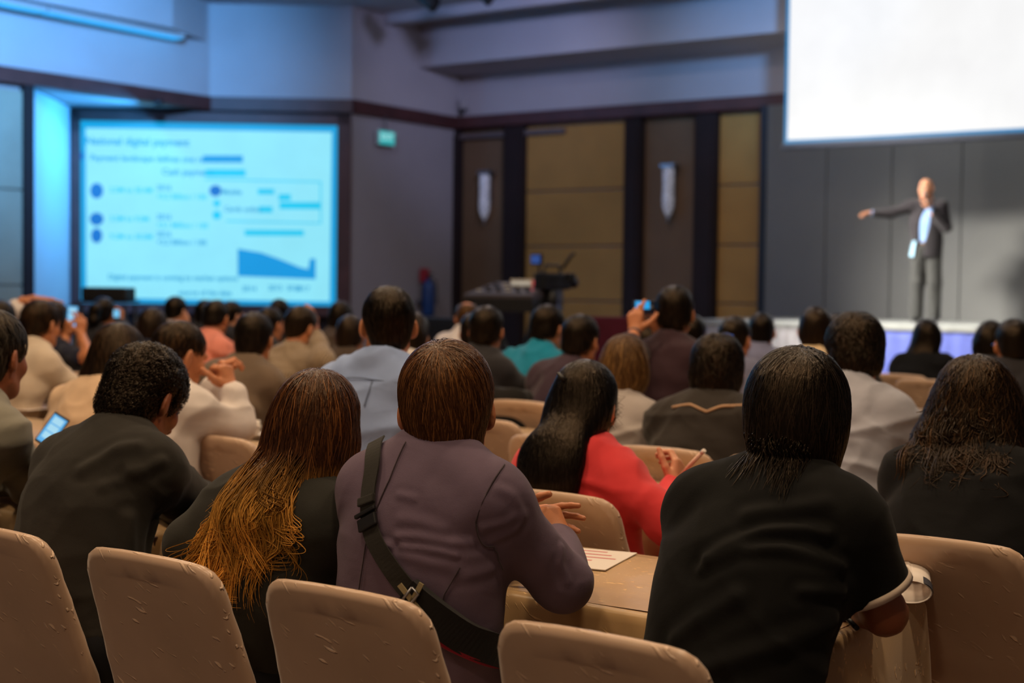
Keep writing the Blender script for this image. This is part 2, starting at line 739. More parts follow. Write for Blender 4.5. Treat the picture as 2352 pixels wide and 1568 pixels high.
struct(MB().box((-14.45, VF - 0.22, TZ0), (6, VF, TZ1), bevel=0.03).build('trim_1', wood))
tr = struct(MB().box((-14.4, VF - .13, TZ0 - .16), (UX(1300, VF), VF - .05, TZ0 - .08)).build('trim_2', plain('rail_grey', (96, 84, 84), .6)))

# bulkhead over the stage wall
bk = struct(MB().box((-14.45, 17.9, 4.86), (6, VF, 6.15)).build('wall_bulkhead', paint))
MB().box((-14.45, 17.0, 5.40), (6, 17.2, 5.56)).build('beam', paint, bk)

# side wall: short return, chamfer with the projection screen, long wall
A, B = (-14.4, VF), (-14.4, 16.3)
Cc, Dd = (-16.05, 15.0), (-16.42, 2.0)
E, Fp = (-17.63, 13.74), (-16.2, 11.93)


def wall_strip(name, pts, z0, z1, th, mat, parent=None, proud=0.0):
    """wall along a polyline (hall plan), thickness away from the room"""
    m = MB()
    for (p, q) in zip(pts[:-1], pts[1:]):
        p, q = Vector((*p, 0)), Vector((*q, 0))
        d = (q - p).normalized()
        n = Vector((d.y, -d.x, 0))      # to the right of the walking direction = into the wall for these runs
        p2, q2 = p - n * proud - d * (0.02 if proud else 0), q - n * proud + d * (0.02 if proud else 0)
        m.poly([p2 + Vector((0, 0, z0)), q2 + Vector((0, 0, z0)), q2 + n * (th + proud) + Vector((0, 0, z0)),
                p2 + n * (th + proud) + Vector((0, 0, z0))], (0, 0, z1 - z0))
    return m.build(name, mat, parent)


# walking from the long wall towards the stage corner keeps the room on the right, so walk the other way
run_up = [A, B, Cc, Dd]
struct(wall_strip('wall_left', run_up, TZ1 - .05, CEIL + .1, 0.15, paint))
struct(wall_strip('trim_3', run_up, TZ0, TZ1, 0.12, wood, proud=0.07))
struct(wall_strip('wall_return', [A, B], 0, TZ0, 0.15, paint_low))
struct(wall_strip('wall_screen', [B, E], 0, TZ0, 0.15, wood_black))
struct(wall_strip('wall_niche', [E, Fp], 0, TZ0, 0.15, paint))
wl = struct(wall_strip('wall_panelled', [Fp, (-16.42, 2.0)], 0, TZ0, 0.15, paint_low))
dn = (Vector((-16.42, 2.0, 0)) - Vector((*Fp, 0))).normalized()
for i in range(5):
    for z0, z1 in ((0.1, 1.35), (1.35, 2.6), (2.6, 3.9)):
        p0 = Vector((*Fp, 0)) + dn * (0.12 + 1.9 * i)
        p1 = p0 + dn * 1.86
        nn = Vector((-dn.y, dn.x, 0))
        m = MB()
        m.poly([p0 + Vector((0, 0, z0 + .01)), p1 + Vector((0, 0, z0 + .01)), p1 + nn * .05 + Vector((0, 0, z0 + .01)),
                p0 + nn * .05 + Vector((0, 0, z0 + .01))], (0, 0, z1 - z0 - .02))
        m.build('panel', green_panel, wl)
p0 = Vector((*Fp, 0))
m = MB()
m.poly([p0 - dn * .03, p0 + dn * .12, p0 + dn * .12 + nn * .1, p0 - dn * .03 + nn * .1], (0, 0, TZ0))
m.build('pilaster', wood_black, wl)
# soffit of the niche
m = MB()
m.poly([(*B, TZ0 + .02), (*Cc, TZ0 + .02), (-16.3, 11.5, TZ0 + .02), (-18.2, 11.5, TZ0 + .02), (-18.2, 14.2, TZ0 + .02)], (0, 0, .06))
struct(m.build('ceiling_niche', paint))
# bulkhead over the long wall, lit from a cove
m = MB()
m.poly([(-16.3, 2, 4.98), (-15.72, 2, 4.98), (-15.62, 13.9, 4.98), (-16.02, 14.9, 4.98), (-16.3, 14.9, 4.98)], (0, 0, .7))
struct(m.build('beam_left', paint))
for i in range(4):
    y0 = 4.9 + i * 2.35
    cv = empty('cove_light', (-15.95, y0, 4.93), 0, 'blue cove light strip under the long ceiling bulkhead', 'light', 'cove light strips')
    MB().box((-.05, 0, -.02), (.16, 2.33, .05)).build('housing', paint, cv)
    MB().box((-.04, .02, -.035), (.15, 2.31, -.018)).build('diffuser', glow('blue_cove', (40, 160, 235), 1.3), cv)

# ------------------------------------------------------------------ projection screen in the niche
bv, ev = Vector((*B, 0)), Vector((*E, 0))
sd = (ev - bv).normalized()                 # runs to the left of the picture
sn = Vector((sd.y, -sd.x, 0)) * -1          # towards the room
cyan_edge = glow('screen_edge_cyan', (10, 170, 235), 0.85)
cyan = glow('screen_cyan', (142, 229, 248), 1.0)
mark = glow('slide_mark_cyan', (20, 200, 240), 1.0)
mark2 = glow('slide_text_teal', (25, 158, 215), 0.95)
icon_blue = glow('slide_icon_blue', (0, 112, 208), 0.9)
chart_blue = glow('slide_chart_blue', (5, 155, 228), 0.95)


def on_screen(x, y, off=0.0):
    """the point of the niche wall seen at pixel x, y"""
    r = R3 @ Vector(((x - 1176) / FPX, -(y - 784) / FPX, -1.0))
    o = bv + sn * off
    t = (o - CAMP).dot(sn) / r.dot(sn)
    return CAMP + r * t


scr = empty('projection_screen', on_screen(480, 690, 0.02), 0, 'cyan lit projection screen with a slide in a dark frame', 'screen')
SCL = scr.location.copy()


def scr_quad(pts, mat, name, off, th=0.003, parent=scr):
    m = MB()
    base = [on_screen(x, y, off) - SCL for x, y in pts]
    m.poly(base, sn * th)
    return m.build(name, mat, parent)


scr_quad([(184, 276), (776, 288), (771, 703), (186, 694)], cyan_edge, 'border', 0.02, 0.03)
scr_quad([(197, 294), (762, 304), (757, 692), (199, 683)], cyan, 'slide', 0.052, 0.004)
frame_m = MB()
for q in ([(166, 252), (806, 268), (803, 290), (168, 277)], [(166, 252), (186, 252), (187, 715), (168, 715)],
          [(776, 268), (808, 268), (805, 722), (772, 722)], [(168, 694), (803, 703), (803, 726), (168, 716)]):
    frame_m.poly([on_screen(x, y, 0.02) - SCL for x, y in q], sn * 0.09)
frame_m.build('frame', wood, scr)


def text_mesh(c):
    t_ = bpy.data.objects.new('lettering', c)
    COL.objects.link(t_)
    me = bpy.data.meshes.new_from_object(t_.evaluated_get(bpy.context.evaluated_depsgraph_get()))
    bpy.data.objects.remove(t_, do_unlink=True)
    me.name = 'lettering'
    o = bpy.data.objects.new('lettering', me)
    o['kind'] = 'stuff'
    COL.objects.link(o)
    return o


def words(x, y, h, txt, mat):
    """one line of the slide's lettering, its left end at pixel x, y, h pixels tall"""
    c = bpy.data.curves.new('lettering', 'FONT')
    c.body = txt
    p = on_screen(x, y, 0.058) - SCL
    c.size = h * 21.5 / FPX * 1.25
    c.extrude = 0.0015
    c.offset = c.size * .022
    c.materials.append(mat)
    o = text_mesh(c)
    o.parent = scr
    xa, za = -sd, Vector((0, 0, 1))
    R = Matrix((xa, za, sn)).transposed().to_4x4()
    o.matrix_local = Matrix.Translation(p) @ R
    return o


def blob(x, y, rx, ry, mat, name='icon', n=18):
    return scr_quad([(x + rx * math.cos(2 * math.pi * k / n), y + ry * math.sin(2 * math.pi * k / n)) for k in range(n)],
                    mat, name, 0.057)


def bar(x0, y0, x1, y1, mat=mark, name='highlight'):
    return scr_quad([(x0, y0), (x1, y0 + 0.004 * (x1 - x0)), (x1, y1 + 0.004 * (x1 - x0)), (x0, y1)], mat, name, 0.0565)


words(196, 331, 19, 'National digital payment', mark2)
words(207, 368, 15, 'Payment landscape defines one rate of', chart_blue)
bar(466, 357, 558, 373, chart_blue)
words(372, 401, 16, 'Cash payment', mark2)
bar(472, 389, 564, 405)
for x, y, t, mt in ((252, 441, '2.5M to 30.4M', mark), (360, 436, '2016', mark2), (360, 456, '+5.2 Billion / 100', mark),
                    (252, 507, '3.5M to 9.0M', mark), (360, 503, '2016', mark2), (360, 522, '+3.1 Million / 100', mark),
                    (252, 548, '9.2M to 30.0M', mark), (360, 543, '2016', mark2), (360, 561, '+2.2 Billion / 100', mark2),
                    (510, 446, 'Mobile', mark2), (515, 485, 'Cards online', mark2),
                    (248, 641, 'Digital payment is coming to market options', mark2),
                    (410, 677, 'source of the data', mark2), (556, 668, '2014', mark2), (616, 666, '2015  2016', mark2),
                    (678, 668, '2017', mark2)):
    words(x, y, 13, t, mt)
bar(592, 434, 630, 446)
bar(594, 474, 626, 488)
bar(640, 446, 668, 460)
bar(642, 464, 738, 480)
bar(562, 528, 698, 541)
for x, y, rx, ry in ((222, 438, 15, 18), (222, 503, 16, 15), (222, 541, 13, 17), (495, 438, 14, 13), (498, 494, 10, 10), (498, 467, 8, 8)):
    blob(x, y, rx, ry, icon_blue if rx > 12 else mark)
for q in ([(470, 410), (738, 416), (738, 419), (470, 413)], [(735, 416), (738, 416), (738, 512), (735, 512)],
          [(520, 506), (738, 511), (738, 514), (520, 509)]):
    scr_quad(q, mark, 'box_outline', 0.0565)
scr_quad([(546, 571), (600, 580), (640, 594), (690, 614), (708, 618), (712, 594), (725, 594), (725, 641), (546, 634)], chart_blue, 'chart', 0.057)
blob(188, 358, 5, 9, icon_blue)

# blue wash lamp in the niche
wl2 = empty('wash_light', (-15.9, 13.9, 3.9), 0, 'small blue wash light fixed in the screen niche', 'light')
MB().lathe([(.05, 0), (.07, .02), (.07, .09), (.03, .09)], n=14).build('housing', black_plastic, wl2)
lamp('AREA', 'wash_lamp', (-15.9, 13.9, 3.70), 150, (0.04, 0.40, 1.0), 0.7, (-16.95, 12.85, 2.2))
lamp('AREA', 'cove_lamp', (-15.6, 9.5, 4.85), 55, (0.12, 0.45, 1.0), 0.8, (-15.95, 11.5, 4.2))

# ------------------------------------------------------------------ stage
STZ = 1.03
SV = 16.2
us = UX(1612, SV)
stage_top = plain('stage_carpet_grey', (150, 152, 150), 0.7)
skirt_white = fabric('stage_skirt_white', (176, 172, 176), 0.8)
skirt_blue_lit = fabric('stage_skirt_blue_lit', (104, 116, 196), 0.75)  # blue stage light put into the cloth colour
st = empty('stage', ((us + 4) / 2, SV + 1.2, 0), 0, 'low stage with pleated skirts in front of dark backdrop', 'stage')
sl_ = st.location
MB().box((us - sl_.x, 0 - 1.2, STZ - .06), (4.0 - sl_.x, VF - .25 - sl_.y, STZ), bevel=0.008).build('deck', stage_top, st)


def pleats(u0, u1, v, z0, z1, mat, name, parent, amp=.018, n=9):
    w = u1 - u0
    k = int(w * n * 6)
    xs = np.linspace(u0, u1, k)
    V, F = [], []
    for q, z in enumerate((z1, (z0 + z1) / 2, z0)):
        for x in xs:
            ph = 2 * math.pi * n * (x - u0)
            V.append((x - parent.location.x, v - amp * (0.5 + 0.5 * math.sin(ph)) * (0.6 + 0.4 * q / 2) - .004 - parent.location.y, z))
    V += [(a, b + .012, c) for a, b, c in V]
    for s_ in (0, 1):
        for q in range(2):
            for i in range(k - 1):
                a = s_ * 3 * k + q * k + i
                F.append((a, a + 1, a + k + 1, a + k))
    return link(name, npmesh(name, V, np.array(F)), mat, parent)


ub_ = UX(1893, SV)
pleats(us, ub_, SV, 0.02, STZ - .01, skirt_white, 'skirt', st)
pleats(ub_, 4.0, SV, 0.02, STZ - .01, skirt_blue_lit, 'skirt', st, .01, 5)
MB().box((us - .02 - sl_.x, SV - .03 - sl_.y, STZ - .07), (4.0 - sl_.x, SV - .0 - sl_.y, STZ - .005), bevel=.006).build('edge_strip', stage_top, st)
pm = MB()
pm.box((us - .02 - sl_.x, SV - sl_.y, 0.02), (us - sl_.x, VF - .3 - sl_.y, STZ - .02))
pm.build('side_cover', skirt_white, st)

# backdrop boards behind the stage
bd = plain('charcoal_backdrop', (104, 104, 103), 0.7, var=0.04, scale=1.5)
VB = 18.72
xb = [1757, 1895, 2045, 2205, 2372]
us_b = [UX(x, VB) for x in xb] + [UX(2372, VB) + 1.35, UX(2372, VB) + 2.7]
back = empty('stage_backdrop', ((us_b[0] + us_b[-1]) / 2, VB, STZ), 0, 'tall charcoal backdrop of flat boards behind the speaker', 'backdrop')
for i in range(len(us_b) - 1):
    MB().box((us_b[i] + .006 - back.location.x, -.03, 0), (us_b[i + 1] - .006 - back.location.x, .03, 4.0 - STZ), bevel=.006).build('board', bd, back)
MB().box((us_b[0] - .1 - back.location.x, -.04, -STZ), (us_b[0] - back.location.x, .06, 4.0 - STZ)).build('edge_post', plain('navy_edge', (18, 26, 38), .6), back)

# large hanging screen over the stage
VS = 16.95
ul = UX(1803, VS)
white_screen = glow('screen_white', (247, 247, 247), 1.0)
hs_ = empty('hanging_screen', (ul + 3.3, VS, PV(1803, 322, VS).z), 0, 'large blank white projection screen hanging over the stage', 'screen')
zb = PV(1803, 322, VS).z
MB().box((-3.3, -.012, 0), (3.3, .012, CEIL - zb)).build('surface', white_screen, hs_)
blue_halo = glow('screen_halo_blue', (10, 140, 205), 0.8)  # glowing strips draw the blue halo at the screen edge
MB().box((-3.345, -.013, -.045), (-3.30, .013, CEIL - zb)).build('rim', blue_halo, hs_)
MB().box((-3.30, -.013, -.045), (3.3, .013, 0)).build('rim', blue_halo, hs_)
MB().tube([(-3.38, 0, -.085), (3.38, 0, -.085)], .04, 10).build('weight_bar', plain('screen_bar_grey', (52, 56, 70), .7), hs_)

# stage spot, then an unseen panel and blue washes added for their light
lamp('SPOT', 'stage_spot_lamp', (-12.0, 13.2, 5.1), 300, (1.0, 0.93, 0.80), 0.10, (-4.9, 18.4, 1.3), 36, 0.8)
pan = empty('added_panel_light', (-9.8, 12.5, CEIL), 0, 'unseen ceiling panel added to light the stage and backdrop', 'light')  # unseen panel added so the light falls off across the backdrop
MB().box((-1.5, -.5, -.05), (1.5, .5, 0), bevel=.01).build('frame', paint, pan)
sl2 = lamp('AREA', 'added_panel_lamp', (-9.8, 12.5, CEIL - .06), 250, (1.0, .95, .84), 1.3, (-3.7, 18.7, .2), shape='SQUARE')
sl2.data.spread = math.radians(38)
lamp('SPOT', 'added_blue_lamp', (-10.5, 9.0, 5.35), 4200, (.13, .45, 1.0), .2, (-16.0, 12.0, 4.9), 70, 1.0)  # added lamps that tint the walls blue
lamp('SPOT', 'added_blue_lamp', (-5.0, 12.5, 5.35), 1500, (.18, .47, 1.0), .2, (-8.2, 18.4, 5.1), 38, 1.0)
lamp('SPOT', 'added_blue_lamp', (-8.0, 13.0, 5.35), 800, (.5, .56, 1.0), .2, (-13.5, 18.5, 4.9), 44, 1.0)


def spotlight(loc, target, label):
    e = empty('stage_spotlight', loc, 0, label, 'spotlight', 'stage spotlights under the ceiling')
    q = (Vector(target) - Vector(loc)).to_track_quat('-Z', 'Y')
    m = MB().lathe([(.06, .17), (.085, .15), (.09, .0), (.11, -.12), (.105, -.13), (.08, -.02)], n=16)
    b = m.build('housing', black_plastic, e)
    b.rotation_euler = q.to_euler()
    MB().tube([(-.12, 0, 0), (-.13, 0, .2), (.13, 0, .2), (.12, 0, 0)], .012, 6).build('yoke', black_plastic, e)
    MB().tube([(0, 0, .2), (0, 0, CEIL - loc[2])], .015, 6).build('hanger', black_plastic, e)
    return e


spotlight((-10.46, 8.95, 5.42), (-16, 12, 4.9), 'added unseen spotlight casting blue on the long side wall')  # unseen fixtures added to carry the blue wall washes
spotlight((-4.96, 12.4, 5.42), (-8.2, 18.4, 4.9), 'added unseen spotlight casting blue beside the white screen')
spotlight((-7.95, 12.92, 5.42), (-13.5, 18.5, 4.6), 'added unseen spotlight casting blue into the pale wall corner')
spotlight((-12.1, 13.05, 5.18), (-4.9, 18.4, 1.3), 'black stage spotlight over the audience aimed at the backdrop')
p = PV(984, 2, 15.6)
spotlight((p.x, p.y, p.z), (-6, 18, 1), 'black stage spotlight at the top edge above the pale wall corner')
p = PV(1112, -14, 15.6)
spotlight((p.x, p.y, p.z), (-6, 18, 1), 'black stage spotlight cut by the top edge, nearer the white screen')

# ceiling fittings for the downlights
for i, (x, y, w, c) in enumerate(DOWNLIGHTS):
    e = empty('ceiling_light', (x, y, CEIL), 0, 'round recessed ceiling downlight with a white rim', 'light', 'ceiling downlights')
    MB().lathe([(.36, -.0), (.36, -.015), (.30, -.02), (.29, -.002)], n=24).build('rim', paint, e)


# ================================================================== people
def head_sdf():
    s = SDF()
    s.ell((0, -.014, .034), (.0755, .096, .088), k=.03)
    s.ell((0, .022, -.025), (.063, .070, .088), k=.04)
    s.ell((0, .052, -.084), (.036, .034, .028), k=.035)
    for q in (-1, 1):
        s.seg((q * .052, .005, -.065), (q * .022, .06, -.092), .018, .014, k=.03)      # jaw
        s.ell((q * .042, .066, -.024), (.018, .016, .018), k=.03)                       # cheek
    s.seg((-.032, .084, .022), (.032, .084, .022), .011, k=.02)                          # brow
    for q in (-1, 1):
        s.ell((q * .031, .096, .003), (.017, .013, .011), k=.014, op=-1)                 # eye socket
    s.seg((0, .091, .006), (0, .111, -.032), .007, .0125, k=.012)                        # nose
    for q in (-1, 1):
        s.ell((q * .011, .103, -.036), (.008, .01, .007), k=.006)
    s.seg((-.017, .087, -.060), (.017, .087, -.060), .0065, k=.008)                      # lips
    s.seg((-.014, .086, -.069), (.014, .086, -.069), .0075, k=.008)
    s.seg((-.02, .099, -.0645), (.02, .099, -.0645), .0035, k=.004, op=-1)
    s.chain([(0, -.028, -.05), (0, -.036, -.11), (0, -.05, -.185)], [.054, .054, .060], k=.03)
    for q in (-1, 1):                                                                    # ears
        Re = Matrix.Rotation(q * .62, 3, 'Z') @ Matrix.Rotation(-.18, 3, 'X')
        s.ell((q * .0850, -.008, -.004), (.0085, .0190, .033), Re, k=.012)
        s.ell((q * .0785, -.001, -.024), (.008, .012, .016), Re, k=.012)
        s.ell((q * .0965, .002, -.001), (.006, .010, .019), Re, k=.006, op=-1)
    return s


HEAD = {}
for key, h in (('hi', .0045), ('lo', .0075)):
    HEAD[key] = head_sdf().surface(h)


def T3(v):
    return np.array((v[0], v[1], v[2]), float)


def merge(parts):
    Vs, Fs, n = [], [], 0
    for V, F in parts:
        Vs.append(V)
        Fs.append(F + n)
        n += len(V)
    return np.concatenate(Vs), np.concatenate(Fs)


def hand_prims(s, wrist, fwd, back, thumb, curls, spread=.12, size=1.0, thumb_curl=.5, thumb_out=.75):
    """a hand: fwd = wrist to knuckles, back = out of the back of the hand, thumb = side the thumb leaves from.
    curls = four (knuckle, middle, tip) bends in radians, index to little finger"""
    f = T3(fwd) / np.linalg.norm(T3(fwd))
    b = T3(back) - f * np.dot(T3(back), f)
    b /= np.linalg.norm(b)
    t = np.cross(f, b)
    if np.dot(t, T3(thumb)) < 0:
        t = -t
    w = T3(wrist)
    z = size
    s.chain([w - f * .06 * z, w + f * .01 * z], [.025 * z, .023 * z], flat=.75, right=t, k=.015)
    for q, (o, r) in enumerate(((.026, .013), (.009, .0135), (-.009, .013), (-.025, .012))):
        s.seg(w + f * .012 * z + t * o * .55 * z, w + f * (.083 - .004 * abs(q - 1)) * z + t * o * z, r * z, r * .92 * z, k=.014)
    lens = [(.042, .026, .021), (.046, .029, .022), (.043, .027, .022), (.034, .021, .019)]
    for q, o in enumerate((.026, .009, -.009, -.025)):
        p = w + f * (.083 - .005 * abs(q - 1)) * z + t * o * z
        ang = 0.0
        d0 = f + t * (o / .026) * spread
        d0 /= np.linalg.norm(d0)
        r = (.0088, .0090, .0086, .0076)[q] * z
        for j in range(3):
            ang += curls[q][j]
            d = d0 * math.cos(ang) - b * math.sin(ang)
            p2 = p + d * lens[q][j] * z
            s.seg(p, p2, r * (1 - .07 * j), r * (.95 - .09 * j), k=.003 if j == 0 else .004)
            p = p2
    p = w + f * .022 * z + t * .022 * z - b * .004
    d = f * (1 - thumb_out * .5) + t * thumb_out - b * .25
    d /= np.linalg.norm(d)
    p2 = p + d * .040 * z
    s.seg(p, p2, .0145 * z, .0115 * z, k=.012)
    d2 = d * math.cos(thumb_curl) + f * math.sin(thumb_curl) * .8 - b * math.sin(thumb_curl) * .5
    d2 /= np.linalg.norm(d2)
    p3 = p2 + d2 * .032 * z
    s.seg(p2, p3, .0112 * z, .0102 * z, k=.004)
    d3 = d2 * .9 + f * .3 - b * .2 * thumb_curl
    d3 /= np.linalg.norm(d3)
    s.seg(p3, p3 + d3 * .026 * z, .0102 * z, .0082 * z, k=.004)
    return s


RELAX = [(.35, .45, .3), (.4, .5, .35), (.45, .55, .35), (.5, .55, .35)]
FIST = [(1.1, 1.3, .8)] * 4
GRIP = [(.7, .9, .5), (.75, .95, .55), (.8, .95, .55), (.85, .95, .55)]
FLAT = [(.08, .1, .08), (.05, .1, .08), (.06, .12, .08), (.1, .14, .08)]

SKIN = dict(tan=skin('skin_tan', (196, 128, 88)), fair=skin('skin_fair', (222, 160, 126)), brown=skin('skin_brown', (150, 88, 58)))
TROUSER = None
SHOE = None
CHAIR_ME = None


def lower_body():
    s = SDF()
    s.seg((-.08, -.01, .57), (.08, -.01, .57), .115, flat=.95, k=.05)
    for q in (-1, 1):
        s.seg((q * .09, .02, .56), (q * .12, .40, .535), .082, .062, k=.05)
        s.seg((q * .12, .41, .53), (q * .125, .40, .10), .060, .045, k=.03)
    s.cut((0, 0, -1), -.085)
    V, F = s.surface(.018)
    tr_ = npmesh('trousers', V, F)
    s = SDF()
    for q in (-1, 1):
        s.seg((q * .125, .39, .05), (q * .135, .55, .035), .043, .036, k=.02)
        s.seg((q * .125, .39, .06), (q * .125, .40, .13), .038, .035, k=.02)
    s.cut((0, 0, -1), -.004)
    V, F = s.surface(.014)
    sh_ = npmesh('shoes', V, F)
    return tr_, sh_


TROUSER, SHOE = lower_body()
TR_MATS = {}


def shared(name, me, mat, parent):
    o = bpy.data.objects.new(name, me)
    if not me.materials:
        me.materials.append(None)
    COL.objects.link(o)
    o.material_slots[0].link = 'OBJECT'
    o.material_slots[0].material = mat
    o.parent = parent
    return o


def ribbons(sdf, seeds, down, crown, n_steps, length, width, lift, wave=0.0, wfreq=30, seed=0, flow=0.6, fringe=.012,
            along0=0.0, along1=1.0, curl_end=0.0, jitter=.25):
    """locks of hair that follow the surface away from the crown and downwards"""
    g = np.random.default_rng(seed)
    P = sdf.project(seeds, 4)
    n = len(P)
    ds = (length * g.uniform(.55, 1.1, n) / n_steps)[:, None]
    ph = g.uniform(0, 6.28, n)
    lf = lift * g.uniform(.2, 1.0, n)[:, None]
    side = g.normal(0, jitter, n)[:, None]
    pts, nrm, tan = [], [], []
    alive = np.ones(n, bool)
    prev = None
    for i in range(n_steps + 1):
        N = sdf.grad(P, cuts=False)
        away = P - crown
        away /= np.linalg.norm(away, axis=1, keepdims=True) + 1e-6
        d = away * flow + down
        d = d - N * (d * N).sum(1, keepdims=True)
        B = np.cross(d, N)
        d = d + B * side
        d /= np.linalg.norm(d, axis=1, keepdims=True) + 1e-6
        if prev is not None:
            d = d * .6 + prev * .4
            d /= np.linalg.norm(d, axis=1, keepdims=True) + 1e-6
        prev = d
        B = np.cross(d, N)
        s_ = i / n_steps
        off = B * (wave * (0.25 + s_) * np.sin(wfreq * s_ + ph))[:, None] + N * (wave * .6 * s_ * np.sin(wfreq * s_ + ph + 1.3))[:, None]
        Q = P + N * (lf * (.35 + .65 * math.sin(math.pi * min(1, s_ * 1.05))) + .0008) + off
        pts.append(Q)
        nrm.append(N)
        tan.append(d)
        P2 = P + d * ds
        P2 = P2 - sdf(P2, False)[:, None] * N
        alive = alive & (sdf.cutval(P2) < fringe)
        P = np.where(alive[:, None], P2, P + d * ds * .02)
    pts = np.stack(pts, 1)
    nrm = np.stack(nrm, 1)
    tan = np.stack(tan, 1)
    m = n_steps + 1
    B = np.cross(tan, nrm)
    B /= np.linalg.norm(B, axis=2, keepdims=True) + 1e-6
    tp = np.sin(np.pi * (0.12 + 0.86 * np.linspace(0, 1, m))) ** .7
    w = width * g.uniform(.5, 1.3, n)[:, None, None] * tp[None, :, None] * .5
    V = np.stack([pts - B * w, pts + nrm * w * .35, pts + B * w], 2).reshape(-1, 3)
    base = (np.arange(n)[:, None] * m + np.arange(m - 1)[None, :]).ravel() * 3
    F = np.concatenate([np.stack([base, base + 1, base + 4, base + 3], 1), np.stack([base + 1, base + 2, base + 5, base + 4], 1)])
    lock = np.repeat(g.uniform(0, 1, n), m * 3)
    al = np.repeat(np.tile(np.linspace(0, 1, m), n), 3)
    return V, F, lock, al


def strand_mesh(paths, widths, lock=None, along=None, nside=3):
    """free locks swept as thin three-sided tubes; paths (n,m,3)"""
    n, m, _ = paths.shape
    tan = np.gradient(paths, axis=1)
    tan /= np.linalg.norm(tan, axis=2, keepdims=True) + 1e-9
    up = np.array((.3, .9, .2))
    A = np.cross(tan, up)
    A /= np.linalg.norm(A, axis=2, keepdims=True) + 1e-9
    Bn = np.cross(tan, A)
    tp = np.clip(1.15 - np.linspace(0, 1, m) ** 3, .15, 1)
    w = widths[:, None, None] * tp[None, :, None]
    rings = [paths + (A * math.cos(2 * math.pi * k / nside) + Bn * math.sin(2 * math.pi * k / nside)) * w for k in range(nside)]
    V = np.stack(rings, 2).reshape(-1, 3)
    base = (np.arange(n)[:, None] * m + np.arange(m - 1)[None, :]).ravel() * nside
    F = np.concatenate([np.stack([base + k, base + (k + 1) % nside, base + nside + (k + 1) % nside, base + nside + k], 1) for k in range(nside)])
    g = np.random.default_rng(5)
    lk = np.repeat(g.uniform(0, 1, n) if lock is None else lock, m * nside)
    al = np.repeat(np.tile(np.linspace(0, 1, m), n) if along is None else along.ravel(), nside)
    return V, F, lk, al


def bez(a, b, c, t):
    return a * (1 - t) ** 2 + b * 2 * t * (1 - t) + c * t * t


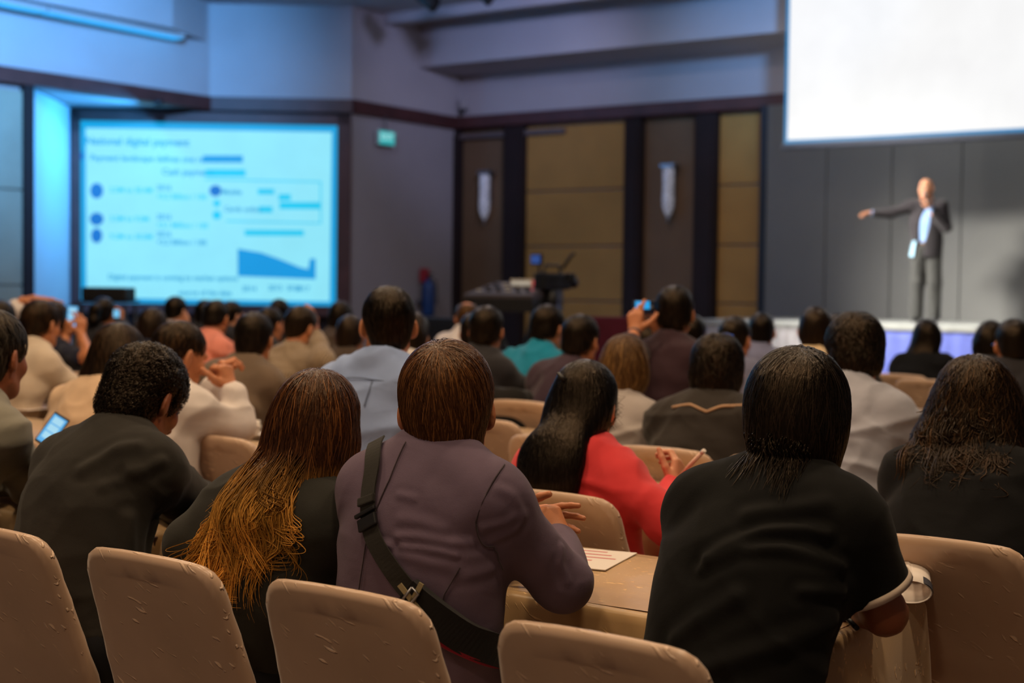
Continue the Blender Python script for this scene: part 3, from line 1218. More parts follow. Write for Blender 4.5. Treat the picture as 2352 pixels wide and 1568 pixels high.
class Person:
    """a seated figure facing local +Y, hips over the local origin"""

    def __init__(s, label, top, lean=.2, side=0.0, yaw=0.0, hyaw=0.0, hpitch=0.0, hroll=0.0, hs=1.0, sw=.165, bulk=1.0,
                 slouch=.05, twist=0.0, shtilt=0.0, root=None, detail=0, skin_='tan', group='audience seated at the tables', shdrop=0.0, hg=.004, nl=1.0):
        top = Vector(top)
        Ry = Matrix.Rotation(math.radians(yaw), 3, 'Z')
        if root is None:
            root = top - Ry @ Vector((side, lean, 0))
        s.root = Vector((root[0], root[1], 0))
        s.yaw = math.radians(yaw)
        s.inv = Ry.transposed()
        s.T = T3(s.inv @ (top - s.root))
        s.e = empty('person', s.root, s.yaw, label, 'person', group)
        s.detail = detail
        s.skin = SKIN[skin_]
        s.hs = hs
        s.bulk = bulk
        s.Rh = (Matrix.Rotation(math.radians(hyaw), 3, 'Z') @ Matrix.Rotation(math.radians(hroll), 3, 'Y')
                @ Matrix.Rotation(-math.radians(hpitch), 3, 'X'))
        s.Rn = np.array(s.Rh)
        s.C = s.T - np.array((0, -.014, 0)) * hs - np.array((0, 0, .132 + hg)) * hs
        H0 = np.array((0, 0, .58))
        lean_a = math.atan2(s.C[1], max(.1, s.C[2] - .6))
        nb = np.array((0, -.045 - .05 * math.sin(lean_a), -.150 * nl)) * hs
        s.B0 = s.C + .55 * nb + .45 * (s.Rn @ np.array((0, -.05, -.150 * nl)) * hs)
        ctrl = (H0 + s.B0) / 2 + np.array((0, -slouch, .02))
        s.S = [bez(H0, ctrl, s.B0, t) for t in (0, .33, .66, .88, 1)]
        tw = math.radians(twist)
        s.right = np.array((math.cos(tw), math.sin(tw), math.sin(math.radians(shtilt))))
        s.right /= np.linalg.norm(s.right)
        up = s.S[4] - s.S[3]
        up /= np.linalg.norm(up)
        s.up = up
        s.sw = sw
        s.shR = s.S[3] + s.right * sw - up * (.005 + shdrop)
        s.shL = s.S[3] - s.right * sw - up * (.005 + shdrop)
        yb = s.S[3][1]
        s.arms = {'R': [np.array((sw + .035, yb + .19, .83)), np.array((.09, yb + .40, .81))],
                  'L': [np.array((-sw - .035, yb + .19, .83)), np.array((-.09, yb + .40, .81))]}
        s.hands = {}
        s.extra_skin = []

    def loc(s, p):
        return T3(s.inv @ (Vector(p) - s.root))

    def arm(s, q, elbow, wrist, world=True):
        s.arms[q] = [s.loc(elbow) if world else T3(elbow), s.loc(wrist) if world else T3(wrist)]
        return s

    def hp(s, p):
        return s.C + s.Rn @ (T3(p) * s.hs)

    def torso(s, d, arms=True, sleeve=1.0, hem=None, fat=1.0, armfat=1.0):
        b = s.bulk * fat
        S = s.S
        d.seg(S[0] - np.array((0, 0, .02)), S[1], .168 * b, .152 * b, .70, s.right, k=.06)
        d.seg(S[1], S[2], .152 * b, .170 * b, .66, s.right, k=.06)
        d.seg(S[2], S[3] - s.up * .03, .168 * b, .135 * b, .62, s.right, k=.06)
        d.seg(s.shL, s.shR, .056 * b, k=.05)
        nk = s.B0 + s.up * .02
        for sh_ in (s.shL, s.shR):
            d.seg(nk, sh_ * .85 + S[3] * .15, .045, .05 * b, k=.06)
        if arms:
            for q in 'RL':
                el, wr = s.arms[q]
                sh_ = s.shR if q == 'R' else s.shL
                a = b * armfat
                if sleeve <= .5:
                    e2 = sh_ + (el - sh_) * (sleeve * 2)
                    d.seg(sh_, e2, .060 * a, .055 * a, k=.045)
                else:
                    d.seg(sh_, el, .058 * a, .047 * a, k=.045)
                    e2 = el + (wr - el) * ((sleeve - .5) * 2)
                    d.seg(el, e2, .047 * a, .036 * a, k=.02)
        return d

    def body(s, sleeve_hint=1.0):
        """skin: head, neck, trunk, arms and hands as one figure"""
        V0, F0 = HEAD['hi' if s.detail else 'lo']
        parts = [((V0 * s.hs) @ s.Rn.T + s.C, F0)]
        d = SDF()
        s.torso(d, fat=.93)
        d.seg(s.B0 - s.up * .04, s.C + s.Rn @ np.array((0, -.035, -.10)) * s.hs, .05, .047, k=.03)
        parts.append(d.surface(.013 if s.detail else .018))
        for q in 'RL':
            el, wr = s.arms[q]
            d = SDF()
            if q in s.hands:
                d.seg(el + (wr - el) * .4, wr, .036, .026, k=.02)
                hand_prims(d, **dict(s.hands[q]))
                parts.append(d.surface(.0032 if s.detail else .0055))
            else:
                f = (wr - el) / np.linalg.norm(wr - el)
                hand_prims(d, wr, f, (0, 0, 1), (-1, 0, 0) if q == 'R' else (1, 0, 0), RELAX)
                parts.append(d.surface(.0065))
        V, F = merge(parts)
        o = link('body', npmesh('body', V, F), s.skin, s.e)
        return o

    def cloth(s, mat, name='shirt', off=.012, sleeve=.93, neck=.03, folds=.006, hem=.50, h=None, seed=1, fat=1.0, armfat=1.0, ffreq=(5, 5, 16), drop=0.0,
              cuts=None, prims=None, creases=None):
        d = SDF()
        s.torso(d, sleeve=sleeve, fat=fat, armfat=armfat)
        if drop:
            d.seg(s.S[0] + np.array((0, -.01, -.01)), s.S[0] + np.array((0, -.03, -drop)), .165 * s.bulk * fat, .17 * s.bulk * fat, .72, s.right, k=.05)
        if prims:
            prims(d)
        d.off = off
        nk = s.up * np.array((.5, 1, 1)) + np.array((0, .25, 0))
        nk /= np.linalg.norm(nk)
        rn = .085 + off
        d.ell(s.B0 + s.up * neck + nk * (rn - off), (rn, rn, rn), k=.01, op=-1)
        d.cut((0, 0, -1), -hem, .01)
        for c in cuts or ():
            d.cut(*c)
        h = h or (.0085 if s.detail else .016)
        V, F = d.surface(h)
        N = vnormals(V, F)
        wv = noise3(V * 4.0, seed + 50)[:, None] * 1.6
        f1 = noise3(V * np.array(ffreq) * .55 + wv, seed)
        f3 = noise3((V @ np.array(((.7, 0, .7), (0, 1, 0), (-.7, 0, .7)))) * np.array((3, 4, 11)) + wv, seed + 23)
        f4 = noise3((V @ np.array(((.6, 0, -.8), (0, 1, 0), (.8, 0, .6)))) * np.array((3, 4, 10)) + wv, seed + 31)
        sharp = lambda f: np.clip((1 - np.abs(2 * f - 1)) - .62, 0, 1) / .38
        r = sharp(f1) ** 1.3 * .7 + sharp(f3) ** 1.3 * .7 + sharp(f4) * .4 + (noise3(V * 7, seed + 3) - .5) * .5
        disp = (r - .25) * folds
        for pts, A, w in creases or ():
            L = d.project(np.array([s.loc(q) for q in pts]), 6)
            best = np.full(len(V), 9.0)
            for a, b in zip(L[:-1], L[1:]):
                ab = b - a
                t = np.clip(((V - a) @ ab) / ab.dot(ab), 0, 1)
                best = np.minimum(best, np.linalg.norm(V - a - t[:, None] * ab, axis=1))
            disp = disp + A * np.exp(-(best / w) ** 2) - .55 * A * np.exp(-((best - 2.0 * w) / w) ** 2)
        V = V + N * disp[:, None]
        s.sdf = d
        s.shirt = link(name, npmesh(name, V, F), mat, s.e)
        return s.shirt

    def collar(s, mat, r0=.068, r1=.060, hgt=.040, open_=0.5, name='collar', z=-.005):
        """a folded collar band round the neck, open at the throat"""
        ax = (s.C + s.Rn @ np.array((0, -.036, -.11)) * s.hs) - s.B0
        ax /= np.linalg.norm(ax)
        r = np.cross(np.array((0, 1, 0)), ax)
        r /= np.linalg.norm(r)
        f = np.cross(ax, r)
        V, F = [], []
        n = 26
        prof = [(r0 + .008, -.022), (r0 + .009, .0), (r1 + .006, hgt), (r1, hgt + .003), (r1 - .004, hgt - .004), (r0 - .004, -.01)]
        for i in range(n):
            a = math.radians(90) + open_ + (2 * math.pi - 2 * open_) * i / (n - 1)
            # dip towards the throat
            for (rr, zz) in prof:
                dip = -.018 * max(0, math.sin(a)) * (1 if zz > 0 else 1)
                p = s.B0 + ax * (zz + z + dip) + r * math.cos(a) * rr + f * math.sin(a) * rr * 1.05
                V.append(p)
        m = len(prof)
        for i in range(n - 1):
            for j in range(m):
                F.append((i * m + j, i * m + (j + 1) % m, (i + 1) * m + (j + 1) % m, (i + 1) * m + j))
        return link(name, npmesh(name, V, np.array(F)), mat, s.e)

    def backy(s, x, z):
        """local y of the back of the clothed figure at local x, z"""
        P = np.array([[x, -.6, z]])
        for _ in range(60):
            P[:, 1] += np.clip(s.sdf(P), -.02, .06) * .9
        return P[0, 1]

    def legs(s, mat, shoe=None):
        o = shared('trousers', TROUSER, mat, s.e)
        if s.detail:
            shared('shoes', SHOE, shoe or black_plastic, s.e)
        return o

    def hair(s, style, mat, n=0, length=.1, width=.004, lift=.004, seed=3, grow=0.0, extra=None, crown=(0, -.055, .118), curly=0.0, wave=0.0, h=None,
             nape=-.085, groove=.0022, flow=.6, face=.026, jitter=.25, wfreq=30, al_len=None, ear=None, mopx=None):
        al_len = al_len or max(length + .12, .2)
        d = SDF()
        R = s.Rn
        z = s.hs
        g = grow

        def el(c, r, k=.03, op=1):
            d.ell(s.hp(c), np.array(r) * z, R, k=k, op=op)

        el((0, -.014, .040), (.0825 + g, .104 + g, .0925 + g))
        if style == 'crop':
            el((0, -.05, -.028), (.064, .052, .062))
        elif style in ('short', 'bald'):
            el((0, -.052, -.034), (.070 + g, .056 + g, .066 + g))
        elif style == 'mop':         # fuller, over the tops of the ears and down the neck
            el((0, -.040, -.03), (mopx or (.080 + g), .072 + g, .078 + g), k=.04)
            el((0, -.052, -.085), (.060 + g * .6, .040 + g * .5, .05), k=.03)
        elif style == 'long':
            el((0, -.040, -.03), (.086 + g, .07 + g, .085 + g), k=.04)
        if extra:
            extra(d, s)
        fn = np.array((0, .826, -.565))

        def cut(nv, c, k=.012):
            nn = R @ np.array(nv, float)
            d.cut(nn, c * z + np.dot(nn, s.C), k)

        if style == 'long':
            d.ell(s.hp((0, .106, -.045)), np.array((.066, .088, .125)) * z, R, k=.016, op=-1)
        else:
            cut(fn, face, .016)
        if style in ('crop', 'short', 'bald'):
            nv = np.array((0, .5, -1.0))
            nv /= np.linalg.norm(nv)
            cut(nv, np.dot(nv, (0, -.085, nape)), .012)
            for q in (-1, 1):
                d.ell(s.hp((q * .092, .006, -.022)), np.array((.026, .030, .046)) * z, R, k=.012, op=-1)
        elif style == 'mop':
            nv = np.array((0, .28, -1.0))
            nv /= np.linalg.norm(nv)
            cut(nv, np.dot(nv, (0, -.07, nape)), .012)
            for q in (-1, 1):
                d.ell(s.hp(ear[0] if q > 0 else (-ear[0][0], *ear[0][1:])) if ear else s.hp((q * .097, .028, -.040)), np.array(ear[1] if ear else (.03, .034, .05)) * z, R, k=.012, op=-1)
        s.hsdf = d
        h = h or (.0055 if s.detail else .0095)
        V, F = d.surface(h)
        N = vnormals(V, F)
        L = (V - s.C) @ R
        az = np.arctan2(L[:, 0], -L[:, 1] - .03)
        gq = np.stack([az * 9, L[:, 2] * 6, np.zeros(len(V))], 1)
        disp = (noise3(gq * np.array((2.2, 1, 1)), seed) - .5) * groove * 2 + (noise3(V * 30, seed + 4) - .5) * groove
        if curly:
            disp += ((1 - np.abs(2 * noise3(V * 48, seed + 8) - 1)) ** 1.5 - .4) * curly + (noise3(V * 95, seed + 18) - .5) * curly * .5
        V = V + N * disp[:, None]
        lock = noise3(gq * np.array((3.0, .6, 1)), seed + 2) * .75
        al = np.clip((s.C[2] + .12 * z - V[:, 2]) / al_len, 0, 1)
        VV, FF, LL, AA = [V], [F], [lock], [al]
        k = len(V)
        if n:
            gg = np.random.default_rng(seed)
            dw = R @ np.array((0, -.15, -1.0))
            dw = dw * .35 + np.array((0, 0, -.65))
            seeds = V[gg.integers(0, len(V), n)]
            rv, rf, rl, ra = ribbons(d, seeds, dw, s.hp(crown), 8, length, width, lift, wave=wave + curly * .6, wfreq=wfreq if not curly else 14, seed=seed, flow=flow, jitter=jitter)
            VV.append(rv)
            FF.append(rf + k)
            LL.append(rl)
            AA.append(np.clip((s.C[2] + .12 * z - rv[:, 2]) / al_len, 0, 1))
            k += len(rv)
        for fn_ in (s.extra_hair if hasattr(s, 'extra_hair') else []):
            rv, rf, rl, ra = fn_(s, d)
            VV.append(rv)
            FF.append(rf + k)
            LL.append(rl)
            AA.append(ra)
            k += len(rv)
        o = link('hair', npmesh('hair', np.concatenate(VV), np.concatenate(FF), attrs=dict(lock=np.concatenate(LL), along=np.concatenate(AA))), mat, s.e)
        return o

    def eyes(s):
        m = plain('eye_white', (225, 220, 215), .25)
        m2 = plain('eye_dark', (25, 18, 14), .25)
        for q in (-1, 1):
            p = s.hp((q * .031, .081, .003))
            e = MB().lathe([(.002, -.0118), (.008, -.009), (.012, 0), (.008, .009), (.002, .0118)], n=12).build('eye', m, s.e, p)
            i = MB().lathe([(.0055, .0), (.004, .003), (.001, .0042)], n=10, axis='Y').build('iris', m2, e, (s.Rn @ np.array((0, .0098, 0))))
            i.rotation_euler = s.Rh.to_euler()


# ------------------------------------------------------------------ chairs and tables
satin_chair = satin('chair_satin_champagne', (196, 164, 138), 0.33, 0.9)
satin_seat = satin('seat_satin_pale', (205, 182, 150), 0.36, 0.8)
satin_table = satin('table_satin_gold', (190, 154, 106), 0.40, 0.5, 0.16)


def chair_meshes():
    zt = .87

    def outline(inset):
        P = []
        wb, wt = .232 - inset, .200 - inset
        r = .062 - inset * .4
        top = zt - inset
        P.append((-wb, .04))
        P.append((-wb, .22))
        P.append((-wb + .002, .40))
        P.append((-wb + .010, .55))
        n = 7
        cx, cz = -wt + r, top - r
        for k in range(n + 1):
            a = math.pi - math.pi / 2 * k / n
            P.append((cx + r * math.cos(a), cz + r * math.sin(a)))
        P.append((-.07, top + .004))
        P.append((0, top + .005))
        Q = np.array(P + [(-x, z) for x, z in P[:-1]][::-1])
        s_ = np.concatenate([[0], np.cumsum(np.linalg.norm(np.diff(Q, axis=0), axis=1))])
        t = np.linspace(0, s_[-1], 91)
        return list(zip(np.interp(t, s_, Q[:, 0]), np.interp(t, s_, Q[:, 1])))

    def yb(x, z):
        return -.19 - max(0, z - .42) * .33 + .25 * x * x * min(1, z / .5)

    g = np.random.default_rng(3)
    pk = g.normal(0, 1, 91)              # puckers of the cover along its edge
    pk = (pk + np.roll(pk, 1) * .6) * .0008
    rings = []
    for inset, off in ((.055, .020), (.02, .0185), (.0045, .013), (0.0, .0), (.0045, -.013), (.02, -.0185), (.055, -.020)):
        w = 1.0 if .004 < inset < .05 else (.35 if inset < .004 else 0)
        rings.append([(x, yb(x, z) + off + w * pk[i] * (1 if off > 0 else -1), z) for i, (x, z) in enumerate(outline(inset))])
    V = [p for r in rings for p in r]
    m = len(rings[0])
    F, F3 = [], []
    for q in range(len(rings) - 1):
        for i in range(m - 1):
            F.append((q * m + i, q * m + i + 1, (q + 1) * m + i + 1, (q + 1) * m + i))
    for q in (0, len(rings) - 1):          # close front and back with strips between mirrored points
        for i in range(m // 2):
            a, b, c, d_ = q * m + i, q * m + i + 1, q * m + m - 2 - i, q * m + m - 1 - i
            if b == c:
                F3.append((a, b, d_))
            else:
                F.append((a, b, c, d_))
    back = npmesh('backrest', np.array(V), [np.array(F), np.array(F3)])
    bm = bmesh.new()
    bm.from_mesh(back)
    bmesh.ops.recalc_face_normals(bm, faces=bm.faces)
    bm.to_mesh(back)
    bm.free()
    seat = MB().box((-.215, -.21, .395), (.215, .23, .468), bevel=.028).mesh('seat')
    for p in seat.polygons:
        p.use_smooth = True
    V, F = [], []
    n = 60
    per = []
    for k in range(n):
        t = k / n * 4
        i, f = int(t), t - int(t)
        c = [(-.21, -.2), (.21, -.2), (.21, .22), (-.21, .22), (-.21, -.2)]
        per.append((c[i][0] + (c[i + 1][0] - c[i][0]) * f, c[i][1] + (c[i + 1][1] - c[i][1]) * f))
    for z, w in ((.42, 0), (.2, .010), (.012, .022)):
        for k, (x, y) in enumerate(per):
            s_ = 1 + w * (1 + math.sin(k * 1.7)) * 1.3
            V.append((x * s_, y * s_, z))
    for q in range(2):
        for k in range(n):
            F.append((q * n + k, q * n + (k + 1) % n, (q + 1) * n + (k + 1) % n, (q + 1) * n + k))
    skirt = npmesh('skirt', np.array(V), np.array(F))
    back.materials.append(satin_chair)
    seat.materials.append(satin_seat)
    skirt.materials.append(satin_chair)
    return back, seat, skirt


CH = chair_meshes()
CHAIRS = []


def chair(u, v, yaw=0.0, label='champagne satin covered banquet chair', group='satin covered banquet chairs'):
    """a covered banquet chair; u, v is the middle of its seat"""
    e = empty('banquet_chair', (u, v, 0), math.radians(yaw), label, 'chair', group)
    for nme, me in zip(('backrest', 'seat', 'skirt'), CH):
        o = bpy.data.objects.new(nme, me)
        COL.objects.link(o)
        o.parent = e
    CHAIRS.append(e)
    return e


def table(u0, u1, v0, v1, label, zt=.75, seed=0):
    """folding table with its satin cloth, which hangs in soft folds all round"""
    cx, cy = (u0 + u1) / 2, (v0 + v1) / 2
    t = empty('conference_table', (cx, cy, 0), 0, 'folding table under the ' + label.replace('golden satin tablecloth ', 'cloth ', 1), 'table', 'tables under satin cloths')
    hx, hy = (u1 - u0) / 2, (v1 - v0) / 2
    MB().box((-hx, -hy, zt - .03), (hx, hy, zt - .004), bevel=.004).build('tabletop', wood, t)
    for sx in (-1, 1):
        for sy in (-1, 1):
            MB().tube([(sx * (hx - .12), sy * (hy - .08), 0), (sx * (hx - .12), sy * (hy - .08), zt - .03)], .016, 8).build('leg', steel, t)
    # cloth
    g = np.random.default_rng(seed)
    ph = g.uniform(0, 6.28, 8)
    per = []
    nx, ny, nc = 44, 16, 5
    r = .03

    def side(a, b, n):
        return [(a[0] + (b[0] - a[0]) * k / n, a[1] + (b[1] - a[1]) * k / n) for k in range(n)]
    c = [(-hx, -hy), (hx, -hy), (hx, hy), (-hx, hy)]
    pts, nor = [], []
    for i in range(4):
        a, b = Vector(c[i]), Vector(c[(i + 1) % 4])
        d = (b - a).normalized()
        nrm_ = Vector((d.y, -d.x))
        n = nx if i % 2 == 0 else ny
        for k in range(n + 1):
            f = k / n
            p_ = a + d * r + (b - a - d * 2 * r) * f
            pts.append(p_)
            nor.append(nrm_)
        dn_ = Vector((-nrm_.y, nrm_.x))
        for k in range(1, nc):
            a_ = math.pi / 2 * k / nc
            pts.append(b - d * r + Vector((-d.y, d.x)) * 0 + (nrm_ * 0))
            nor.append((nrm_ * math.cos(a_) + dn_ * math.sin(a_)).normalized())
    m = len(pts)
    V, F = [], []
    levels = [(zt + .004, -.02), (zt + .003, .006), (zt - .004, .014), (zt - .02, .018), (zt - .12, .022), (zt - .32, .03), (zt - .55, .04), (.02, .05)]
    for q, (z, off) in enumerate(levels):
        amp = 0 if q < 3 else (.006, .016, .026, .034, .04)[q - 3]
        for i, (p_, n_) in enumerate(zip(pts, nor)):
            s_ = i / m * (2 * hx + 2 * hy) * 2
            wv = math.sin(s_ * 6.5 + ph[0]) * .6 + math.sin(s_ * 11 + ph[1]) * .4 + math.sin(s_ * 3.1 + ph[2]) * .5
            o_ = off + amp * (.7 + wv * .6)
            V.append((p_.x + n_.x * o_, p_.y + n_.y * o_, z + (.0012 * math.sin(s_ * 9) if q < 2 else 0)))
    for q in range(len(levels) - 1):
        for i in range(m):
            F.append((q * m + i, q * m + (i + 1) % m, (q + 1) * m + (i + 1) % m, (q + 1) * m + i))
    # top sheet, a grid so that the fold lines show
    k0 = len(V)
    gx, gy = 36, 12
    for j in range(gy + 1):
        for i in range(gx + 1):
            x = -hx + .012 + (2 * hx - .024) * i / gx
            y = -hy + .012 + (2 * hy - .024) * j / gy
            V.append((x, y, zt + .0046 + .0012 * math.sin(x * 21 + ph[3]) * math.sin(y * 17 + ph[4])))
    for j in range(gy):
        for i in range(gx):
            a = k0 + j * (gx + 1) + i
            F.append((a, a + 1, a + gx + 2, a + gx + 1))
    cl_ = link('tablecloth', npmesh('tablecloth', np.array(V), np.array(F)), satin_table, None, (cx, cy, 0))
    tag(cl_, label, 'tablecloth', 'satin tablecloths')
    return t, cl_


# ================================================================== tables
RV = [2.55 + 1.22 * k for k in range(7)]
table(-2.90, -1.06, RV[0], RV[0] + .55, 'golden satin tablecloth with a free hanging end beside the black polo shirt', seed=1)
table(-4.78, -2.93, RV[0], RV[0] + .55, 'golden satin tablecloth under the elbow of the man with curly hair', seed=2)
names2 = ['next to the black wavy haired woman', 'in front of the red blouse', 'in front of the pale blue shirt', 'in front of the cream blazer']
for i in range(4):
    table(-1.90 - 1.87 * i + 1.85, -1.90 - 1.87 * i + 3.70 - .0, RV[1], RV[1] + .55, 'golden satin tablecloth of the second row ' + names2[i], seed=10 + i) if i < 0 else \
        table(-1.35 - 1.87 * i, .50 - 1.87 * i, RV[1], RV[1] + .55, 'golden satin tablecloth of the second row ' + names2[i], seed=10 + i)
names3 = ['ahead of the crumpled grey shirt', 'ahead of the brown bobbed hair', 'ahead of the taupe suit', 'ahead of the ivory shirt']
for i in range(4):
    table(-2.05 - 1.87 * i, -.20 - 1.87 * i, RV[2], RV[2] + .55, 'golden satin tablecloth of the third row ' + names3[i], seed=20 + i)
names4 = ['near the right edge', 'ahead of the raised camera', 'ahead of the teal shirt', 'ahead of the checked shirt']
for i in range(4):
    table(-2.6 - 1.87 * i, -.75 - 1.87 * i, RV[3], RV[3] + .55, 'golden satin tablecloth of the fourth row ' + names4[i], seed=30 + i)
names5 = ['near the bespectacled man', 'ahead of the beige shirt', 'behind the mixing desk', 'ahead of the pink shirt']
for i in range(4):
    table(-3.0 - 1.87 * i, -1.15 - 1.87 * i, RV[4], RV[4] + .55, 'golden satin tablecloth of the fifth row ' + names5[i], seed=40 + i)

# ================================================================== materials of the audience
H_black = hairmat('hair_black', (13, 11, 10), rough=.36, streak=(44, 34, 27))
H_jet = hairmat('hair_jet_black', (10, 9, 10), rough=.32, streak=(30, 27, 27))
H_dbrown = hairmat('hair_dark_brown', (26, 18, 14), rough=.36, streak=(74, 52, 33))
H_brown = hairmat('hair_brown', (70, 40, 22), rough=.34, streak=(128, 84, 46))
H_mid = hairmat('hair_mid_brown', (84, 58, 34), rough=.38, streak=(140, 104, 60))
H_ombre = hairmat('hair_ombre', (62, 34, 20), tip=(216, 156, 70), rough=.34, streak=(120, 74, 38))
H_grey = hairmat('hair_greying', (26, 24, 22), rough=.4, streak=(74, 68, 60))

F_trouser = fabric('trousers_black', (24, 24, 28), .85)
F_blackjacket = fabric('suit_charcoal', (44, 41, 37), .88, sheen=.06)
F_darkgreen = fabric('jacket_dark_olive', (43, 42, 38), .88, sheen=.06)
F_purple = fabric('jacket_aubergine', (102, 86, 104), .8, wrinkle=.25, sheen=.06)
F_polo = fabric('polo_black', (12, 12, 12), .9, sheen=.04)
F_blouse = fabric('blouse_black', (14, 14, 16), .9, sheen=.05)
F_red = fabric('blouse_coral_red', (226, 62, 66), .7)
F_blueshirt = fabric('shirt_pale_blue', (150, 172, 218), .75)
F_white = fabric('shirt_white', (218, 208, 204), .8)
F_cream = fabric('blazer_cream', (212, 180, 148), .8)
F_ivory = fabric('shirt_ivory', (206, 188, 168), .8)
F_grey = fabric('shirt_light_grey', (168, 170, 184), .75)
F_grey2 = fabric('shirt_stone_grey', (168, 158, 154), .75)
F_left = fabric('shirt_grey_green', (130, 126, 114), .8)
F_taupe = fabric('suit_taupe', (110, 92, 76), .85)
F_check = fabric('shirt_checked', (176, 154, 128), .8, check=((84, 70, 58), 26))
F_pink = fabric('shirt_salmon_pink', (232, 142, 122), .75)
F_teal = fabric('shirt_teal', (4, 126, 156), .7)
F_dpurple = fabric('shirt_dark_purple', (62, 46, 58), .85)
F_maroon = fabric('top_dark_maroon', (54, 34, 42), .85)
F_navy = fabric('tshirt_navy', (22, 26, 46), .85)
F_dark = fabric('top_dark_grey', (40, 38, 42), .85)
F_brownj = fabric('jacket_dark_brown', (72, 58, 48), .85)
F_beige = fabric('shirt_beige', (226, 198, 158), .8)
F_slate = fabric('shirt_slate_blue', (120, 122, 150), .8)
F_hood = fabric('jacket_black_hooded', (48, 42, 38), .85)
M_piping = fabric('piping_tan', (196, 156, 122), .7)
M_cuff = fabric('cuff_white', (214, 196, 180), .8)

CH_OF = []


def seat_of(p, who, dv=0.0, du=0.0, yaw=0):
    return chair(p.root.x + du, p.root.y + dv, yaw, 'champagne satin covered chair of the ' + who)


# ------------------------------------------------------------------ first row
# man with curly hair, bent over the table
p = Person('man with curly black hair in a charcoal suit jacket bent over the table', PX(322, 793, 3.6), root=(-2.77, 2.18), hyaw=4, hpitch=30,
           hs=.99, sw=.155, slouch=.10, detail=1, skin_='brown', shtilt=3, bulk=.95, hg=.008, nl=.85)
p.arm('R', PZ(462, 1165, .82), PZ(345, 1140, .80))
p.arm('L', PZ(120, 1075, .84), PZ(215, 1090, .80))
p.body()
p.cloth(F_blackjacket, 'jacket', off=.018, neck=.012, hem=.605, folds=.007, seed=3, drop=.05, h=.006,
        creases=[([PX(150, 1050, 3.3), PX(210, 990, 3.3), PX(290, 965, 3.3)], .006, .014), ([PX(290, 1075, 3.3), PX(360, 1060, 3.3), PX(400, 1040, 3.3)], .005, .012),
                 ([PX(230, 1105, 3.3), PX(330, 1085, 3.3)], .004, .012), ([PX(300, 1190, 3.3), PX(300, 1270, 3.3), PX(310, 1380, 3.3)], .006, .014), ([PX(365, 1200, 3.4), PX(372, 1290, 3.4), PX(392, 1380, 3.4)], .008, .012)])
p.collar(F_blackjacket, .074, .066, .026, .9)
p.legs(F_trouser)
p.hair('short', H_black, n=3600, length=.035, width=.003, lift=.008, curly=.012, grow=.008, seed=4, nape=-.088)
chair(-2.77, 2.27, 0, 'champagne satin covered chair cut by the left edge in the nearest row')

# woman with ombre hair
p = Person('woman with very long brown to golden ombre hair in a dark olive jacket', PX(718, 848, 3.15), root=(-2.33, 2.22), hyaw=20, hpitch=6, hroll=6,
           hs=.97, sw=.135, slouch=.03, detail=1, skin_='fair', bulk=.93, shdrop=.015, hg=.008, nl=.9)
p.arm('L', PZ(440, 1250, .84), PZ(520, 1150, .80))
p.body()
p.cloth(F_darkgreen, 'jacket', off=.016, neck=.0, hem=.49, folds=.006, seed=13, h=.0065)
p.legs(F_trouser)


def ombre_extra(d, s):
    sb = s.S[3] + np.array((-.005, -.085, .02))
    d.chain([s.hp((0, -.055, -.02)), s.C + np.array((-.005, -.08, -.10)), sb, sb + np.array((-.02, -.03, -.07))], [.084, .086, .078, .045], flat=.58, right=(1, 0, 0), k=.05)
    d.seg(s.hp((-.055, .0, -.03)), s.C + np.array((-.075, -.035, -.14)), .040, .03, k=.04)
    d.seg(s.hp((.055, .0, -.03)), s.C + np.array((.075, -.035, -.15)), .042, .03, k=.04)


def locks(clumps, per, xr, zr, Lr, Ar, fr, drift, rad, m=26, seed=21, off=(.004, .014), spread=.008, al_len=.5, curl=.5, curl_r=.03):
    """waved locks that fall down the back from the nape: clumps of strands that share one wave; lengths in metres"""
    def make(s, d):
        g = np.random.default_rng(seed)
        n = clumps * per
        rep = lambda lo, hi, e=0.0: (np.repeat(g.uniform(lo, hi, clumps), per) + g.normal(0, 1, n) * e)[:, None]
        f = np.linspace(0, 1, m)[None, :]
        x0 = rep(*xr, spread)
        z0 = s.C[2] + rep(*zr, .01)
        L = rep(*Lr, .012)
        A = rep(*Ar, .002)
        w = rep(*fr, .25)
        ph = rep(0, 6.28, .25)
        dr = rep(*drift, spread * .6)
        z = z0 - L * f
        x = s.C[0] + x0 * (1 + .1 * f) + dr * f ** 1.3 + A * (f ** .8) * np.sin(w * f + ph)
        on = np.repeat(g.random(clumps) < curl, per)[:, None]
        cu = np.clip((f - .62) / .38, 0, 1) * on
        sg = np.sign(dr + 1e-6) * np.repeat(np.where(g.random(clumps) < .8, 1, -1), per)[:, None]
        x = x + sg * curl_r * np.sin(cu * 3.6)
        z = z + curl_r * 1.5 * cu ** 2
        P = np.stack([x, np.full_like(x, -.55), z], 2).reshape(-1, 3)
        for _ in range(45):
            dd_ = np.minimum(s.sdf(P), d(P))
            P[:, 1] += np.clip(dd_, -.02, .06) * .9
            P[:, 1] = np.minimum(P[:, 1], s.C[1] + .02)
        P = P.reshape(n, m, 3)
        y = P[:, :, 1]
        for _ in range(6):
            y[:, 1:-1] = (y[:, :-2] + 2 * y[:, 1:-1] + y[:, 2:]) / 4
        y -= rep(*off, .003) * np.minimum(1, f * 3) * (1 + .5 * np.cos(w * f + ph) * f) - .016 * np.clip(1 - f * 3, 0, 1)
        P[:, :, 1] = y
        al = np.clip((s.C[2] + .13 - P[:, :, 2]) / al_len, 0, 1)
        lk = np.clip(np.repeat(g.uniform(.1, .9, clumps), per) + g.normal(0, .15, n), 0, 1)
        return strand_mesh(P, g.uniform(*rad, n), lock=lk, along=al)
    return make


